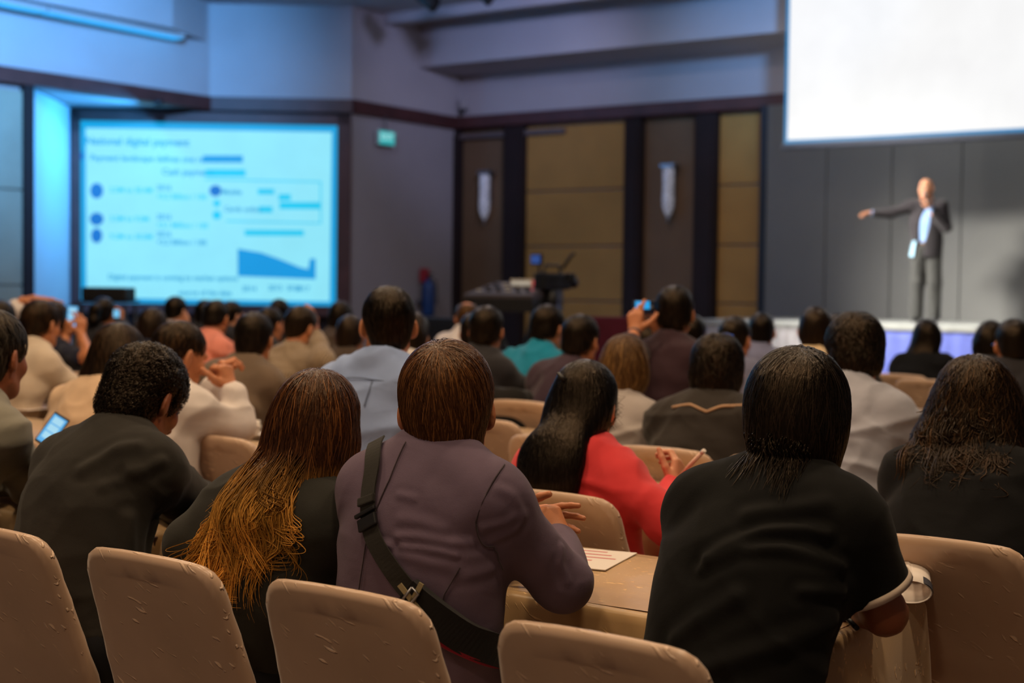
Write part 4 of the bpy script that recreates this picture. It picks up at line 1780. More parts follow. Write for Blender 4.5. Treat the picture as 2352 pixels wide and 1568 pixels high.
p.extra_hair = [locks(64, 16, (-.085, .08), (-.10, .0), (.15, .27), (.006, .022), (5, 10), (-.075, .03), (.0010, .0020), al_len=.44, spread=.007),
                locks(12, 12, (-.07, .02), (-.10, -.04), (.24, .34), (.02, .04), (5, 8), (-.11, -.01), (.0010, .0018), seed=77, al_len=.44, off=(.012, .028), curl=.9, curl_r=.045, spread=.004)]
p.hair('long', H_ombre, n=6500, length=.22, width=.0022, lift=.005, seed=6, grow=.008, extra=ombre_extra, wave=.003, wfreq=9, crown=(0, -.03, .12), groove=.002, al_len=.46, jitter=.12)
chair(-2.25, 2.27, 0, 'champagne satin covered chair of the ombre haired woman')

# man in the aubergine jacket
p = Person('man with brown bowl haircut in an aubergine jacket with hands clasped', PX(1019, 782, 2.95), root=(-1.80, 2.28), hyaw=31, hpitch=2, hroll=-2,
           hs=1.04, sw=.150, slouch=.07, detail=1, skin_='tan', bulk=.96, hg=.008, nl=.72)
p.arm('R', PX(1292, 1338, 2.92), PX(1280, 1252, 3.12))
p.arm('L', PX(1130, 1300, 3.35), PX(1262, 1225, 3.28))
wr = p.loc(PX(1292, 1238, 3.12))
cv = lambda a: p.inv @ (R3 @ Vector(a))          # camera axes to the person's frame
p.hands = {'R': dict(wrist=wr, fwd=cv((-.42, .80, -.35)), back=cv((.50, .30, .80)), thumb=cv((-.5, .2, .2)),
                     curls=[(1.0, .9, .5), (1.05, .95, .5), (1.1, .95, .5), (1.15, .95, .5)], spread=.05, size=.88),
           'L': dict(wrist=p.loc(PX(1178, 1192, 3.20)), fwd=cv((.95, .02, .10)), back=cv((.10, .30, -.95)), thumb=cv((0, 1, 0)),
                     curls=[(.10, .25, .20), (.15, .30, .25), (.2, .35, .25), (.2, .3, .25)], spread=.22, size=.93)}
p.arms['L'][1] = p.loc(PX(1172, 1193, 3.20))
p.body()
D_ = 2.72
p.cloth(F_purple, 'jacket', off=.016, neck=.018, hem=.50, folds=.006, seed=33, sleeve=1.0, ffreq=(3, 3, 17), drop=.06, h=.0052, armfat=.90,
        creases=[([PX(765, 1228, D_), PX(800, 1232, D_), PX(834, 1245, D_)], 0.0032, .007), ([PX(880, 1243, D_), PX(946, 1253, D_), PX(1000, 1268, D_), PX(1047, 1278, D_)], 0.0032, .006),
                 ([PX(865, 1222, D_), PX(934, 1226, D_), PX(1031, 1247, D_), PX(1082, 1253, D_)], 0.0028, .008), ([PX(869, 1181, D_), PX(934, 1193, D_), PX(1000, 1216, D_)], 0.0019, .010),
                 ([PX(838, 1123, D_), PX(895, 1133, D_)], 0.0019, .007), 
                 ([PX(950, 1060, D_), PX(1000, 1100, D_), PX(1030, 1130, D_)], -0.0028, .022), ([PX(895, 1275, D_), PX(960, 1295, D_), PX(1040, 1310, D_)], 0.0019, .010),
                 ([PX(1050, 1330, D_), PX(1110, 1325, D_), PX(1160, 1320, D_)], 0.0023, .010),
                 ([PX(1110, 1225, D_), PX(1190, 1215, D_), PX(1245, 1175, D_)], 0.0028, .009), ([PX(1150, 1255, D_), PX(1225, 1235, D_), PX(1265, 1195, D_)], 0.0028, .009),
                 ([PX(1155, 1110, D_), PX(1200, 1125, D_), PX(1225, 1150, D_)], 0.0023, .009), ([PX(1300, 1255, 2.85), PX(1330, 1300, 2.8), PX(1335, 1350, 2.8)], 0.0028, .008)])
p.collar(F_purple, .078, .070, .030, 1.0)
p.legs(F_trouser)
p.hair('mop', H_brown, n=9000, length=.15, width=.0019, lift=.004, seed=8, grow=.009, crown=(-.012, -.075, .108), nape=-.118, groove=.0016, jitter=.16, flow=.9, mopx=.070, ear=((.098, .004, -.025), (.024, .028, .042)))
PURPLE = p
chair(-1.73, 2.27, 0, 'champagne satin covered chair of the man in aubergine')


def seam(p, pts, name='seam', mat=None, r=.0011, lift=.0005):
    P = np.array([p.loc(q) for q in pts])
    t = np.linspace(0, len(P) - 1, 40)
    Q = np.stack([np.interp(t, np.arange(len(P)), P[:, i]) for i in range(3)], 1)
    Q = p.sdf.project(Q, 8)
    N = p.sdf.grad(Q, cuts=False)
    Q = Q + N * lift
    return MB().tube([Vector(q) for q in Q], r, 5).build(name, mat, p.e)


dk = fabric('seam_dark_aubergine', (62, 50, 58), .85)
seam(p, [PX(917, 1000, 2.85), PX(893, 1100, 2.83), PX(868, 1185, 2.83), PX(845, 1290, 2.83), PX(838, 1400, 2.85)], mat=dk, lift=.003, r=.0016)
seam(p, [PX(1155, 1075, 2.8), PX(1112, 1170, 2.8), PX(1100, 1260, 2.8), PX(1125, 1300, 2.8)], mat=dk, lift=.003, r=.0016)
seam(p, [PX(1045, 1285, 2.8), PX(1020, 1345, 2.8), PX(1005, 1420, 2.8)], mat=dk, lift=.003, r=.0016)

# sling bag worn across his back
bagm = fabric('bag_webbing_olive_black', (38, 36, 32), .8)
bag_black = fabric('bag_black_nylon', (20, 19, 20), .75)
bag = empty('sling_bag', p.root, p.yaw, 'dark sling bag with wide olive strap across the aubergine jacket', 'bag')


def strap(p, pts, w, mat, name, parent, lift=.004, th=.0035, n=48):
    P = np.array([p.loc(q) for q in pts])
    t = np.linspace(0, len(P) - 1, n)
    # smooth the polyline
    Q = np.stack([np.interp(t, np.arange(len(P)), P[:, i]) for i in range(3)], 1)
    for _ in range(10):
        Q[1:-1] = (Q[:-2] + Q[1:-1] * 2 + Q[2:]) / 4
    Q = p.sdf.project(Q, 8)
    for _ in range(6):
        Q[1:-1] = (Q[:-2] + Q[1:-1] * 2 + Q[2:]) / 4
    N = p.sdf.grad(Q, cuts=False)
    for _ in range(4):
        N[1:-1] = N[:-2] + N[1:-1] * 2 + N[2:]
        N /= np.linalg.norm(N, axis=1, keepdims=True)
    T = np.gradient(Q, axis=0)
    T /= np.linalg.norm(T, axis=1, keepdims=True)
    B = np.cross(T, N)
    V, F = [], []
    for q, nn, b in zip(Q, N, B):
        for sx, sz in ((-1, 0), (1, 0), (1, 1), (-1, 1)):
            V.append(q + b * sx * w / 2 + nn * (lift + sz * th))
    for i in range(n - 1):
        for k in range(4):
            F.append((i * 4 + k, i * 4 + (k + 1) % 4, i * 4 + 4 + (k + 1) % 4, i * 4 + 4 + k))
    F.append((0, 1, 2, 3))
    F.append((n * 4 - 4, n * 4 - 3, n * 4 - 2, n * 4 - 1))
    return link(name, npmesh(name, np.array(V), np.array(F), smooth=False), mat, parent), Q, N, T, B


so, Q, N, T, B = strap(p, [PX(868, 1015, 2.95), PX(835, 1050, 2.85), PX(815, 1130, 2.82), PX(838, 1215, 2.8), PX(885, 1282, 2.78), PX(940, 1345, 2.77), PX(985, 1385, 2.77)],
                       .040, bagm, 'strap', bag, lift=.009)
# loop and buckle on the strap
for idx, nm, mt, wd, ln in ((17, 'strap_keeper', bagm, .047, .018), (22, 'buckle', black_plastic, .050, .026)):
    q, nn, t_, b = Q[idx], N[idx], T[idx], B[idx]
    m = MB()
    m.box((-wd / 2, -ln / 2, 0), (wd / 2, ln / 2, .008), bevel=.003)
    if nm == 'buckle':
        m.box((-wd / 2 - .003, -ln / 2 - .012, .002), (wd / 2 + .003, -ln / 2 - .004, .010), bevel=.002)
    o = m.build(nm, mt, bag)
    Mx = Matrix((Vector(b), Vector(t_), Vector(nn))).transposed().to_4x4()
    o.matrix_local = Matrix.Translation(Vector(q + nn * .011)) @ Mx
so2, Q, N, T, B = strap(p, [PX(948, 1352, 2.77), PX(978, 1376, 2.77), PX(1030, 1422, 2.77), PX(1080, 1466, 2.8), PX(1150, 1520, 2.85), PX(1230, 1570, 2.95)],
                        .062, bag_black, 'pouch', bag, lift=.010, th=.022)
q, nn, t_, b = Q[6], N[6], T[6], B[6]
m = MB()
for a in (.6, -.6):
    c_, s_ = math.cos(a + .78), math.sin(a + .78)
    m.poly([(-.040 * c_ - .005 * s_, -.040 * s_ + .005 * c_, 0), (.040 * c_ - .005 * s_, .040 * s_ + .005 * c_, 0),
            (.040 * c_ + .005 * s_, .040 * s_ - .005 * c_, 0), (-.040 * c_ + .005 * s_, -.040 * s_ - .005 * c_, 0)], (0, 0, .004))
o = m.build('cross_emblem', plain('emblem_khaki', (150, 138, 104), .6), bag)
o.matrix_local = Matrix.Translation(Vector(q + nn * .033)) @ Matrix((Vector(b), Vector(t_), Vector(nn))).transposed().to_4x4()
m = MB()
m.tube([(-.022, 0, .004), (.022, 0, .004), (.022, .018, .006), (-.022, .018, .006), (-.022, 0, .004)], .0028, 6)
o = m.build('ring', steel, bag)
o.matrix_local = Matrix.Translation(Vector(Q[2] + N[2] * .034)) @ Matrix((Vector(B[2]), Vector(T[2]), Vector(N[2]))).transposed().to_4x4()
strap(p, [PX(1010, 1455, 2.77), PX(1070, 1495, 2.8), PX(1140, 1540, 2.85), PX(1210, 1585, 2.95)], .008, fabric('piping_dark_red', (120, 18, 38), .7), 'piping', bag, lift=.022, th=.010)

# man in the black polo shirt
p = Person('man with thick black hair in a black polo shirt with white cuff trim', PX(1826, 798, 2.85), root=(-1.19, 2.37), hyaw=22, hpitch=8,
           hs=1.04, sw=.140, slouch=.07, detail=1, skin_='brown', bulk=.93, hg=.014, nl=.8)
p.arm('R', PX(2032, 1408, 2.72), PX(1962, 1400, 2.90))
p.arm('L', PX(1650, 1400, 2.98), PX(1800, 1410, 3.05))
cv = lambda a: p.inv @ (R3 @ Vector(a))
p.hands = {'R': dict(wrist=p.arms['R'][1], fwd=cv((-.30, -.15, -.35)), back=cv((.3, .75, .55)), thumb=cv((-.2, .4, .6)),
                     curls=[(.9, .8, .5), (.95, .9, .5), (1.0, .9, .5), (1.0, .9, .5)], spread=.05)}
p.body()
D_ = 2.6
hemD = (p.arms['R'][0] - p.shR) / np.linalg.norm(p.arms['R'][0] - p.shR)
hemP = p.shR + (p.arms['R'][0] - p.shR) * .66
p.cloth(F_polo, 'polo_shirt', off=.016, neck=.012, hem=.48, folds=.006, seed=43, sleeve=.5, ffreq=(3, 3, 10), armfat=1.12, drop=.05, h=.006, prims=lambda d: d.beyond(hemP, hemD, .095),
        creases=[([PX(1575, 1238, D_), PX(1640, 1215, D_), PX(1740, 1195, D_), PX(1850, 1205, D_), PX(1900, 1225, D_)], .007, .011), ([PX(1565, 1270, D_), PX(1680, 1243, D_), PX(1800, 1258, D_), PX(1930, 1300, D_)], .007, .011),
                 ([PX(1520, 1455, D_), PX(1600, 1420, D_), PX(1700, 1375, D_)], .006, .016), ([PX(1640, 1540, D_), PX(1760, 1490, D_), PX(1890, 1420, D_)], .007, .016), ([PX(1830, 1360, D_), PX(1930, 1362, D_)], .005, .010),
                 ([PX(1680, 1120, D_), PX(1790, 1125, D_), PX(1880, 1130, D_)], .004, .014)])
p.legs(F_trouser)
p.extra_hair = [locks(26, 14, (-.062, .066), (-.045, -.015), (.035, .055), (.001, .004), (2, 4), (-.012, .014), (.0009, .0015), seed=41, curl=0)]
p.hair('mop', H_black, n=9000, length=.15, width=.0020, lift=.005, seed=11, grow=.014, mopx=.088, crown=(.012, -.06, .11), nape=-.15, groove=.003, jitter=.2, flow=.9)
POLO = p
sh_, el = p.shR, p.arms['R'][0]
ce = hemP + hemD * .009
dd = (el - sh_) / np.linalg.norm(el - sh_)


def ring_on_arm(p, c, ax, r, w, mat, name):
    ax = np.array(ax)
    a = np.cross(ax, (0, 0, 1))
    a /= np.linalg.norm(a)
    b = np.cross(ax, a)
    V, F = [], []
    n = 28
    for k in range(n):
        t = 2 * math.pi * k / n
        d = a * math.cos(t) + b * math.sin(t)
        for rr, zz in ((r, -w / 2), (r + .004, -w / 2), (r + .005, w / 2), (r, w / 2)):
            V.append(c + d * rr + ax * zz)
    for k in range(n):
        for j in range(4):
            F.append((k * 4 + j, k * 4 + (j + 1) % 4, ((k + 1) % n) * 4 + (j + 1) % 4, ((k + 1) % n) * 4 + j))
    return link(name, npmesh(name, np.array(V), np.array(F)), mat, p.e)


CUFF_ARGS = (ce, hemD)
chair(-1.19, 2.27, 0, 'champagne satin covered chair of the man in the black polo shirt')

# man at the left edge
p = Person('man in a grey green shirt cut by the left edge', PX(-26, 712, 4.1), root=(-3.55, 2.22), hyaw=12, hpitch=8,
           hs=1.0, sw=.165, slouch=.06, detail=1, skin_='brown')
p.arm('R', PZ(75, 1105, .83), PZ(-60, 1060, .80))
p.body()
p.cloth(F_left, 'shirt', off=.014, folds=.015, seed=53)
p.collar(F_left)
p.legs(F_trouser)
p.hair('short', H_grey, n=1600, length=.09, width=.004, lift=.004, seed=12, grow=.004)
seat_of(p, 'man at the left edge')

# ------------------------------------------------------------------ second row
p = Person('woman with shoulder length wavy black hair in a black top by the right edge', PX(2236, 815, 3.75), root=(-1.08, 3.46), hyaw=32, hpitch=4,
           hs=1.0, sw=.150, slouch=.06, detail=1, skin_='fair', bulk=.98, hg=.012, nl=.9)
p.body()
p.cloth(F_blouse, 'top', off=.016, neck=.0, folds=.008, seed=63)
p.legs(F_trouser)


def shoulder_hair(d, s):
    d.chain([s.hp((0, -.05, -.02)), s.C + np.array((0, -.085, -.10)), s.C + np.array((0, -.10, -.14))], [.095, .105, .095], flat=.62, k=.05)
    for q in (-1, 1):
        d.chain([s.hp((q * .06, -.01, .0)), s.C + np.array((q * .088, -.035, -.10)), s.C + np.array((q * .095, -.045, -.14))], [.045, .045, .038], k=.045)


p.extra_hair = [locks(70, 12, (-.125, .125), (-.06, .03), (.08, .12), (.006, .014), (4, 8), (-.02, .02), (.0012, .0022), seed=31, curl=.8, curl_r=.018)]
p.hair('long', H_dbrown, n=4500, length=.14, width=.0024, lift=.008, seed=14, grow=.012, extra=shoulder_hair, wave=.007, wfreq=12, crown=(.0, -.04, .115), groove=.004)
chair(-1.04, 3.48, 0, 'champagne satin covered chair of the wavy haired woman by the right edge')

# woman in red
p = Person('woman with long straight black hair tied back in a coral red blouse writing', PX(1342, 826, 4.1), root=(-2.13, 3.47), hyaw=6, hpitch=10,
           hs=1.0, sw=.135, slouch=.04, detail=1, skin_='fair', bulk=.88, hg=.004)
p.arm('R', PX(1528, 1195, 3.9), PX(1545, 1120, 4.12))
cv = lambda a: p.inv @ (R3 @ Vector(a))
p.hands = {'R': dict(wrist=p.arms['R'][1], fwd=cv((.25, .75, -.35)), back=cv((.75, -.1, .6)), thumb=cv((-.6, .4, .0)), curls=GRIP, spread=.05, size=.92)}
p.body()
p.cloth(F_red, 'blouse', off=.016, neck=.01, folds=.016, seed=73, sleeve=.93, ffreq=(4, 4, 14))
p.legs(F_trouser)


def red_hair(d, s):
    zz = [s.C[2] - .12, s.C[2] - .20, .92, .83]
    xx = [.0, -.005, -.015, -.03]
    pt = [np.array((s.C[0] + x, s.backy(s.C[0] + x, z) - .006, z)) for x, z in zip(xx, zz)]
    pt[0][1] = min(pt[0][1], s.C[1] - .085)
    d.chain([s.hp((0, -.06, -.01))] + pt, [.080, .076, .074, .064, .042], flat=.48, k=.05)
    d.seg(s.hp((-.05, -.01, -.0)), pt[1] + np.array((-.03, .03, 0)), .04, .04, k=.04)


p.hair('long', H_jet, n=4500, length=.36, width=.0024, lift=.003, seed=16, grow=.003, extra=red_hair, wave=.002, crown=(0, -.03, .115), groove=.002, jitter=.1)
RED = p
band = p.hsdf.project(np.array([p.hp((-.03, -.115, .075))]), 6)[0]
MB().tube([Vector(band) + Vector((-.012, -.006, .01)), Vector(band) + Vector((.0, -.012, .0)), Vector(band) + Vector((.014, -.006, -.008))], .006, 8).build('hair_band', black_plastic, p.e)
chair(-2.1, 3.53, 0, 'champagne satin covered chair of the woman in red')

# man in pale blue
p = Person('man with cropped black hair and large ears in a pale blue shirt sitting upright', PX(888, 655, 4.75), root=(-3.06, 3.56), hyaw=33, hpitch=0,
           hs=1.0, sw=.170, slouch=.02, detail=1, skin_='tan', yaw=12)
p.body()
p.cloth(F_blueshirt, 'shirt', off=.014, folds=.014, seed=83)
p.collar(F_blueshirt, .070, .064, .048, .5)
p.legs(F_trouser)
p.hair('crop', H_black, n=2600, length=.05, width=.0022, lift=.004, seed=18, grow=.002)
sm = fabric('seam_slate_blue', (96, 110, 140), .8)
seam(p, [PX(745, 845, 4.6), PX(830, 860, 4.55), PX(905, 868, 4.55)], mat=sm, r=.002, lift=.003)
seam(p, [PX(832, 865, 4.55), PX(828, 890, 4.55), PX(822, 925, 4.55)], mat=sm, r=.003, lift=.003)
seat_of(p, 'man in pale blue')

# man in white with clasped hands
p = Person('man in a white shirt with clasped hands beside his cheek', PX(406, 735, 5.3), root=(-4.0, 3.5), hyaw=-14, hpitch=16,
           hs=1.0, sw=.168, slouch=.05, detail=1, skin_='tan')
p.arm('R', PX(548, 978, 5.25), PX(530, 893, 5.28))
p.arm('L', PX(470, 960, 5.6), PX(500, 880, 5.5))
cv = lambda a: p.inv @ (R3 @ Vector(a))
p.hands = {'R': dict(wrist=p.arms['R'][1], fwd=cv((-.25, .9, -.1)), back=cv((.75, .1, .5)), thumb=cv((-.4, .1, .8)),
                     curls=[(1.2, 1.0, .5), (1.2, 1.0, .5), (1.2, 1.0, .5), (1.2, 1.0, .5)], spread=.05),
           'L': dict(wrist=p.arms['L'][1], fwd=cv((.2, .9, .1)), back=cv((-.75, .1, .3)), thumb=cv((.2, .2, .8)),
                     curls=[(1.1, .9, .4), (1.1, .9, .4), (1.1, .9, .4), (1.1, .9, .4)], spread=.08)}
p.body()
p.cloth(F_white, 'shirt', off=.014, folds=.016, seed=93, sleeve=.9)
p.collar(F_white)
p.legs(F_trouser)
p.hair('crop', H_dbrown, n=1400, length=.04, width=.003, lift=.003, seed=20, grow=-.001, nape=-.06)
seat_of(p, 'man in white with clasped hands')

# woman in a cream blazer
p = Person('woman with long dark brown hair in a cream blazer', PX(268, 742, 5.6), root=(-4.45, 3.5), hyaw=8, hpitch=14, hs=1.0, sw=.15, slouch=.06, detail=1, skin_='fair')
p.body()
p.cloth(F_cream, 'blazer', off=.018, folds=.007, seed=103, neck=.0)
p.legs(F_trouser)


def cream_hair(d, s):
    d.chain([s.hp((0, -.05, -.02)), s.C + np.array((-.02, -.085, -.10)), s.C + np.array((-.06, -.115, -.18))], [.085, .088, .06], flat=.6, k=.05)
    d.chain([s.hp((-.05, -.02, -.02)), s.C + np.array((-.11, -.06, -.16)), s.C + np.array((-.165, -.075, -.28)), s.C + np.array((-.19, -.075, -.40))], [.05, .045, .036, .018], flat=.8, k=.04)


p.hair('long', H_dbrown, n=2200, length=.3, width=.004, lift=.004, seed=22, grow=.004, extra=cream_hair, wave=.002, groove=.002, jitter=.1)
seat_of(p, 'woman in the cream blazer')

# ------------------------------------------------------------------ third row
p = Person('man with thick tousled black hair and glasses in a crumpled grey shirt', PX(1962, 720, 5.15), root=(-1.92, 4.72), hyaw=30, hpitch=18,
           hs=1.03, sw=.160, slouch=.06, detail=1, skin_='tan', bulk=.93, hg=.012)
p.arm('R', PX(2095, 1030, 5.0), PX(2075, 1060, 5.35))
p.body()
p.cloth(F_grey, 'shirt', off=.015, folds=.020, seed=113, h=.0075)
p.collar(F_grey, .070, .064, .035, .6)
p.legs(F_trouser)
p.hair('short', H_black, n=2600, length=.08, width=.005, lift=.010, seed=24, grow=.013, groove=.006, jitter=.6)
GREYMAN = p
gl = empty('glasses', p.root, p.yaw, 'glasses worn by the man in the crumpled grey shirt', 'glasses')
for q in (-1, 1):
    m = MB().tube([p.hp((q * .088, -.02, .006)), p.hp((q * .086, .03, .010)), p.hp((q * .078, .098, .008))], .0022, 6)
    m.build('temple', plain('glasses_blue_black', (40, 70, 130), .3), gl)
    c = p.hp((q * .033, .104, .002))
    m = MB().tube([Vector(c + p.Rn @ np.array((.025 * math.cos(a), 0, .019 * math.sin(a)))) for a in np.linspace(0, 6.283, 15)], .0018, 5)
    m.build('rim', plain('glasses_blue_black', (40, 70, 130), .3), gl)
MB().tube([p.hp((-.010, .106, .004)), p.hp((.010, .106, .004))], .0018, 5).build('bridge', plain('glasses_blue_black', (40, 70, 130), .3), gl)
seat_of(p, 'man in the crumpled grey shirt', -.05, -.05)

p = Person('woman with brown bobbed hair in a stone grey shirt', PX(1431, 768, 5.7), root=(-2.88, 4.75), hyaw=25, hpitch=6, hs=1.02, sw=.15, slouch=.05, skin_='fair', detail=1)
p.body()
p.cloth(F_grey2, 'shirt', off=.015, folds=.018, seed=123)
p.legs(F_trouser)


def bob(d, s):
    d.chain([s.hp((0, -.045, -.02)), s.C + np.array((0, -.06, -.115))], [.090, .080], flat=.75, k=.05)


p.hair('long', H_mid, n=2000, length=.14, width=.004, lift=.004, seed=26, grow=.003, extra=bob, groove=.003)
seat_of(p, 'woman with brown bobbed hair', -.05, .0)

p = Person('person with short black hair in a black hooded jacket with tan piping', PX(1645, 768, 5.35), root=(-2.40, 4.68), hyaw=20, hpitch=10, hs=1.04, sw=.17, slouch=.06,
           skin_='fair', detail=1, bulk=1.05)
p.body()
p.cloth(F_hood, 'jacket', off=.022, folds=.010, seed=133, neck=.0)
seam(p, [PX(1516, 905, 5.2), PX(1560, 902, 5.15), PX(1605, 924, 5.1), PX(1650, 905, 5.1), PX(1712, 898, 5.1)], 'piping', M_piping, .0052, .005)
p.collar(F_hood, .10, .085, .05, .4, 'hood', -.02)
p.legs(F_trouser)
p.hair('mop', H_black, n=2200, length=.09, width=.005, lift=.010, seed=28, grow=.006, nape=-.10, groove=.006, jitter=.6)
clipm = plain('hair_clip_blue', (50, 100, 220), .4)
c = p.hsdf.project(np.array([p.hp((.03, -.01, .125))]), 6)[0]
MB().tube([Vector(c) + Vector((-.022, .0, .003)), Vector(c) + Vector((0, 0, .006)), Vector(c) + Vector((.024, .0, -.001))], .006, 6).build('hair_clip', clipm, p.e)
seat_of(p, 'person in the piped jacket', -.02)


def bg(label, who, x, y, d, cloth, hair=('short', None), lean=.2, hyaw=15, hpitch=5, sw=.158, seed=0, sk='tan', collar=None, hs=1.0, yaw=0, slouch=.05,
       name='shirt', grow=.004, bulk=.94, sleeve=.90, extra=None, setup=None, ch=True, bald=None, nape=-.066, n=0, neck=.02, length=.07, **kw):
    p = Person(label, PX(x, y, d), lean=lean, hyaw=hyaw, hpitch=hpitch, sw=sw, skin_=sk, hs=hs, yaw=yaw, slouch=slouch, bulk=bulk, hg=grow)
    if setup:
        setup(p)
    p.body()
    p.cloth(cloth, name, off=.015, folds=.016, seed=seed * 7 + 5, sleeve=sleeve, neck=neck)
    if collar:
        p.collar(collar)
    p.legs(F_trouser)
    st_, mt_ = hair
    if bald:
        ex = lambda d_, s: (extra(d_, s) if extra else None, d_.ell(s.hp(bald[0]), np.array(bald[1]) * s.hs, s.Rn, k=.012, op=-1))
    else:
        ex = extra
    p.hair(st_, mt_ or H_black, n=n, grow=grow, seed=seed + 60, extra=ex, nape=nape, length=length, **kw)
    if ch:
        seat_of(p, who)
    return p


bg('man with short dark hair in an ivory shirt near the left edge', 'man in ivory', 90, 688, 7.6, F_ivory, ('short', H_dbrown), .22, 8, 8, seed=1, collar=F_ivory, n=700)
bg('man with a thinning crown in a taupe suit', 'man in taupe', 580, 716, 6.9, F_taupe, ('short', H_black), .2, 25, 6, seed=2, bald=((0, -.06, .14), (.035, .03, .03)), name='jacket', n=700, grow=.005, collar=F_taupe)

# ------------------------------------------------------------------ fourth row
bg('man in a brown checked shirt leaning on his hand', 'man in the checked shirt', 690, 702, 8.2, F_check, ('crop', H_dbrown), .3, -8, 10, seed=3, grow=.003,
   setup=lambda p: (p.arm('R', PX(745, 835, 7.9), PX(722, 760, 8.3)),
                    p.hands.update(R=dict(wrist=p.arms['R'][1], fwd=p.inv @ (R3 @ Vector((.05, 1, -.1))), back=p.inv @ (R3 @ Vector((.9, 0, .3))), thumb=p.inv @ (R3 @ Vector((0, .2, 1))), curls=RELAX))))
bg('man in a dark suit beside the teal shirt', 'man in the dark suit', 1115, 702, 7.6, F_dark, ('short', H_black), .2, 20, 5, seed=4, name='jacket', n=600, grow=.006)
bg('man in a bright teal shirt with short black hair', 'man in teal', 1256, 700, 8.1, F_teal, ('short', H_black), .34, 0, 10, seed=5, neck=.005, n=600, grow=.005)
bg('man in a dark purple shirt next to the teal shirt', 'man in dark purple', 1332, 722, 7.3, F_dpurple, ('short', H_black), .2, 5, 6, seed=6, neck=.0, n=600, grow=.007)


def cam_arms(p):
    p.arm('L', PX(1440, 800, 6.55), PX(1458, 765, 6.75))
    p.arm('R', PX(1540, 800, 7.1), PX(1512, 762, 7.0))
    cv_ = lambda a: p.inv @ (R3 @ Vector(a))
    p.hands.update(L=dict(wrist=p.arms['L'][1], fwd=cv_((.03, 1, -.15)), back=cv_((-.35, .1, .9)), thumb=cv_((1, .1, .2)),
                          curls=[(.1, .55, .5), (.6, .7, .4), (.8, .8, .4), (.9, .8, .4)], spread=.1, thumb_out=.9, size=1.1),
                   R=dict(wrist=p.arms['R'][1], fwd=cv_((-.1, 1, -.1)), back=cv_((.5, .1, .6)), thumb=cv_((-1, .1, .2)), curls=GRIP))


CAMGUY = bg('man in a dark maroon top holding up a compact camera', 'man with the camera', 1548, 655, 6.9, F_maroon, ('short', H_black), .18, 22, 2, seed=7, neck=.0,
            setup=cam_arms, n=900, grow=.006, sleeve=.62)
bg('person in a navy top hidden behind the brown haired woman in cream', 'person in the navy top', 347, 706, 9.0, F_navy, ('mop', H_dbrown), .2, 15, 8, seed=8, sw=.15)


def phone_arms(p):
    p.arm('R', PX(208, 826, 8.7), PX(186, 770, 8.95))
    p.arm('L', PX(140, 830, 8.9), PX(152, 775, 9.05))
    cv_ = lambda a: p.inv @ (R3 @ Vector(a))
    p.hands.update(R=dict(wrist=p.arms['R'][1], fwd=cv_((.0, 1, -.1)), back=cv_((.6, .1, .75)), thumb=cv_((-.8, .3, .1)), curls=RELAX, spread=.2),
                   L=dict(wrist=p.arms['L'][1], fwd=cv_((.1, 1, -.1)), back=cv_((-.6, .1, .7)), thumb=cv_((1, .3, .1)), curls=GRIP))


bg('person in a navy T-shirt holding up a bright phone', 'person with the bright phone', 122, 690, 9.1, F_navy, ('mop', H_dbrown), .2, 20, 5, seed=9, sleeve=.32, neck=.0, setup=phone_arms)


def hand_head(p):
    p.arm('L', PX(8, 742, 9.3), PX(52, 690, 9.35))
    p.arm('R', PX(140, 745, 9.4), PX(118, 692, 9.4))
    cv_ = lambda a: p.inv @ (R3 @ Vector(a))
    p.hands.update(L=dict(wrist=p.arms['L'][1], fwd=cv_((.9, .25, -.1)), back=cv_((0, .9, .4)), thumb=cv_((0, .2, 1)), curls=RELAX),
                   R=dict(wrist=p.arms['R'][1], fwd=cv_((-.9, .2, -.1)), back=cv_((0, .9, .4)), thumb=cv_((0, .2, 1)), curls=RELAX))


bg('person in a white sleeved shirt resting both hands on the head', 'person with hands on the head', 66, 682, 9.6, F_white, ('mop', H_dbrown), .2, 15, 0, seed=10, setup=hand_head, sk='tan', sleeve=.84)

# ------------------------------------------------------------------ fifth row and beyond
bg('man in a salmon pink shirt with a thinning crown', 'man in pink', 493, 688, 10.0, F_pink, ('short', H_black), .42, 20, 12, seed=11, bald=((0, -.06, .14), (.032, .03, .03)), sw=.175)
bg('man with short black hair beside the black hooded jacket', 'man behind the hooded jacket', 1687, 726, 8.0, F_slate, ('short', H_black), .2, 0, 5, seed=12, grow=.005)
bg('man with wavy hair in a beige shirt below the stage', 'man in beige', 1872, 703, 7.8, F_beige, ('mop', H_dbrown), .2, 22, 3, seed=13, grow=.006, nape=-.09)
q_ = bg('man with blue framed glasses in a dark top at the right edge', 'man with blue glasses', 2327, 731, 7.1, F_dark, ('short', H_black), .2, 30, 4, seed=14, grow=.006)
gl = empty('glasses', q_.root, q_.yaw, 'blue framed glasses of the man at the right edge', 'glasses')
for q in (-1, 1):
    MB().tube([q_.hp((q * .092, -.02, .006)), q_.hp((q * .088, .03, .010)), q_.hp((q * .078, .098, .008))], .004, 6).build('temple', plain('glasses_bright_blue', (40, 110, 230), .3), gl)
    c = q_.hp((q * .033, .104, .002))
    MB().tube([Vector(c + q_.Rn @ np.array((.025 * math.cos(a), 0, .019 * math.sin(a)))) for a in np.linspace(0, 6.283, 13)], .0025, 5).build('rim', plain('glasses_bright_blue', (40, 110, 230), .3), gl)


def ponytail(d, s):
    d.chain([s.hp((0, -.08, .06)), s.hp((0, -.14, .03)), s.hp((0, -.15, -.06)), s.hp((0, -.13, -.14))], [.03, .04, .042, .02], k=.03)


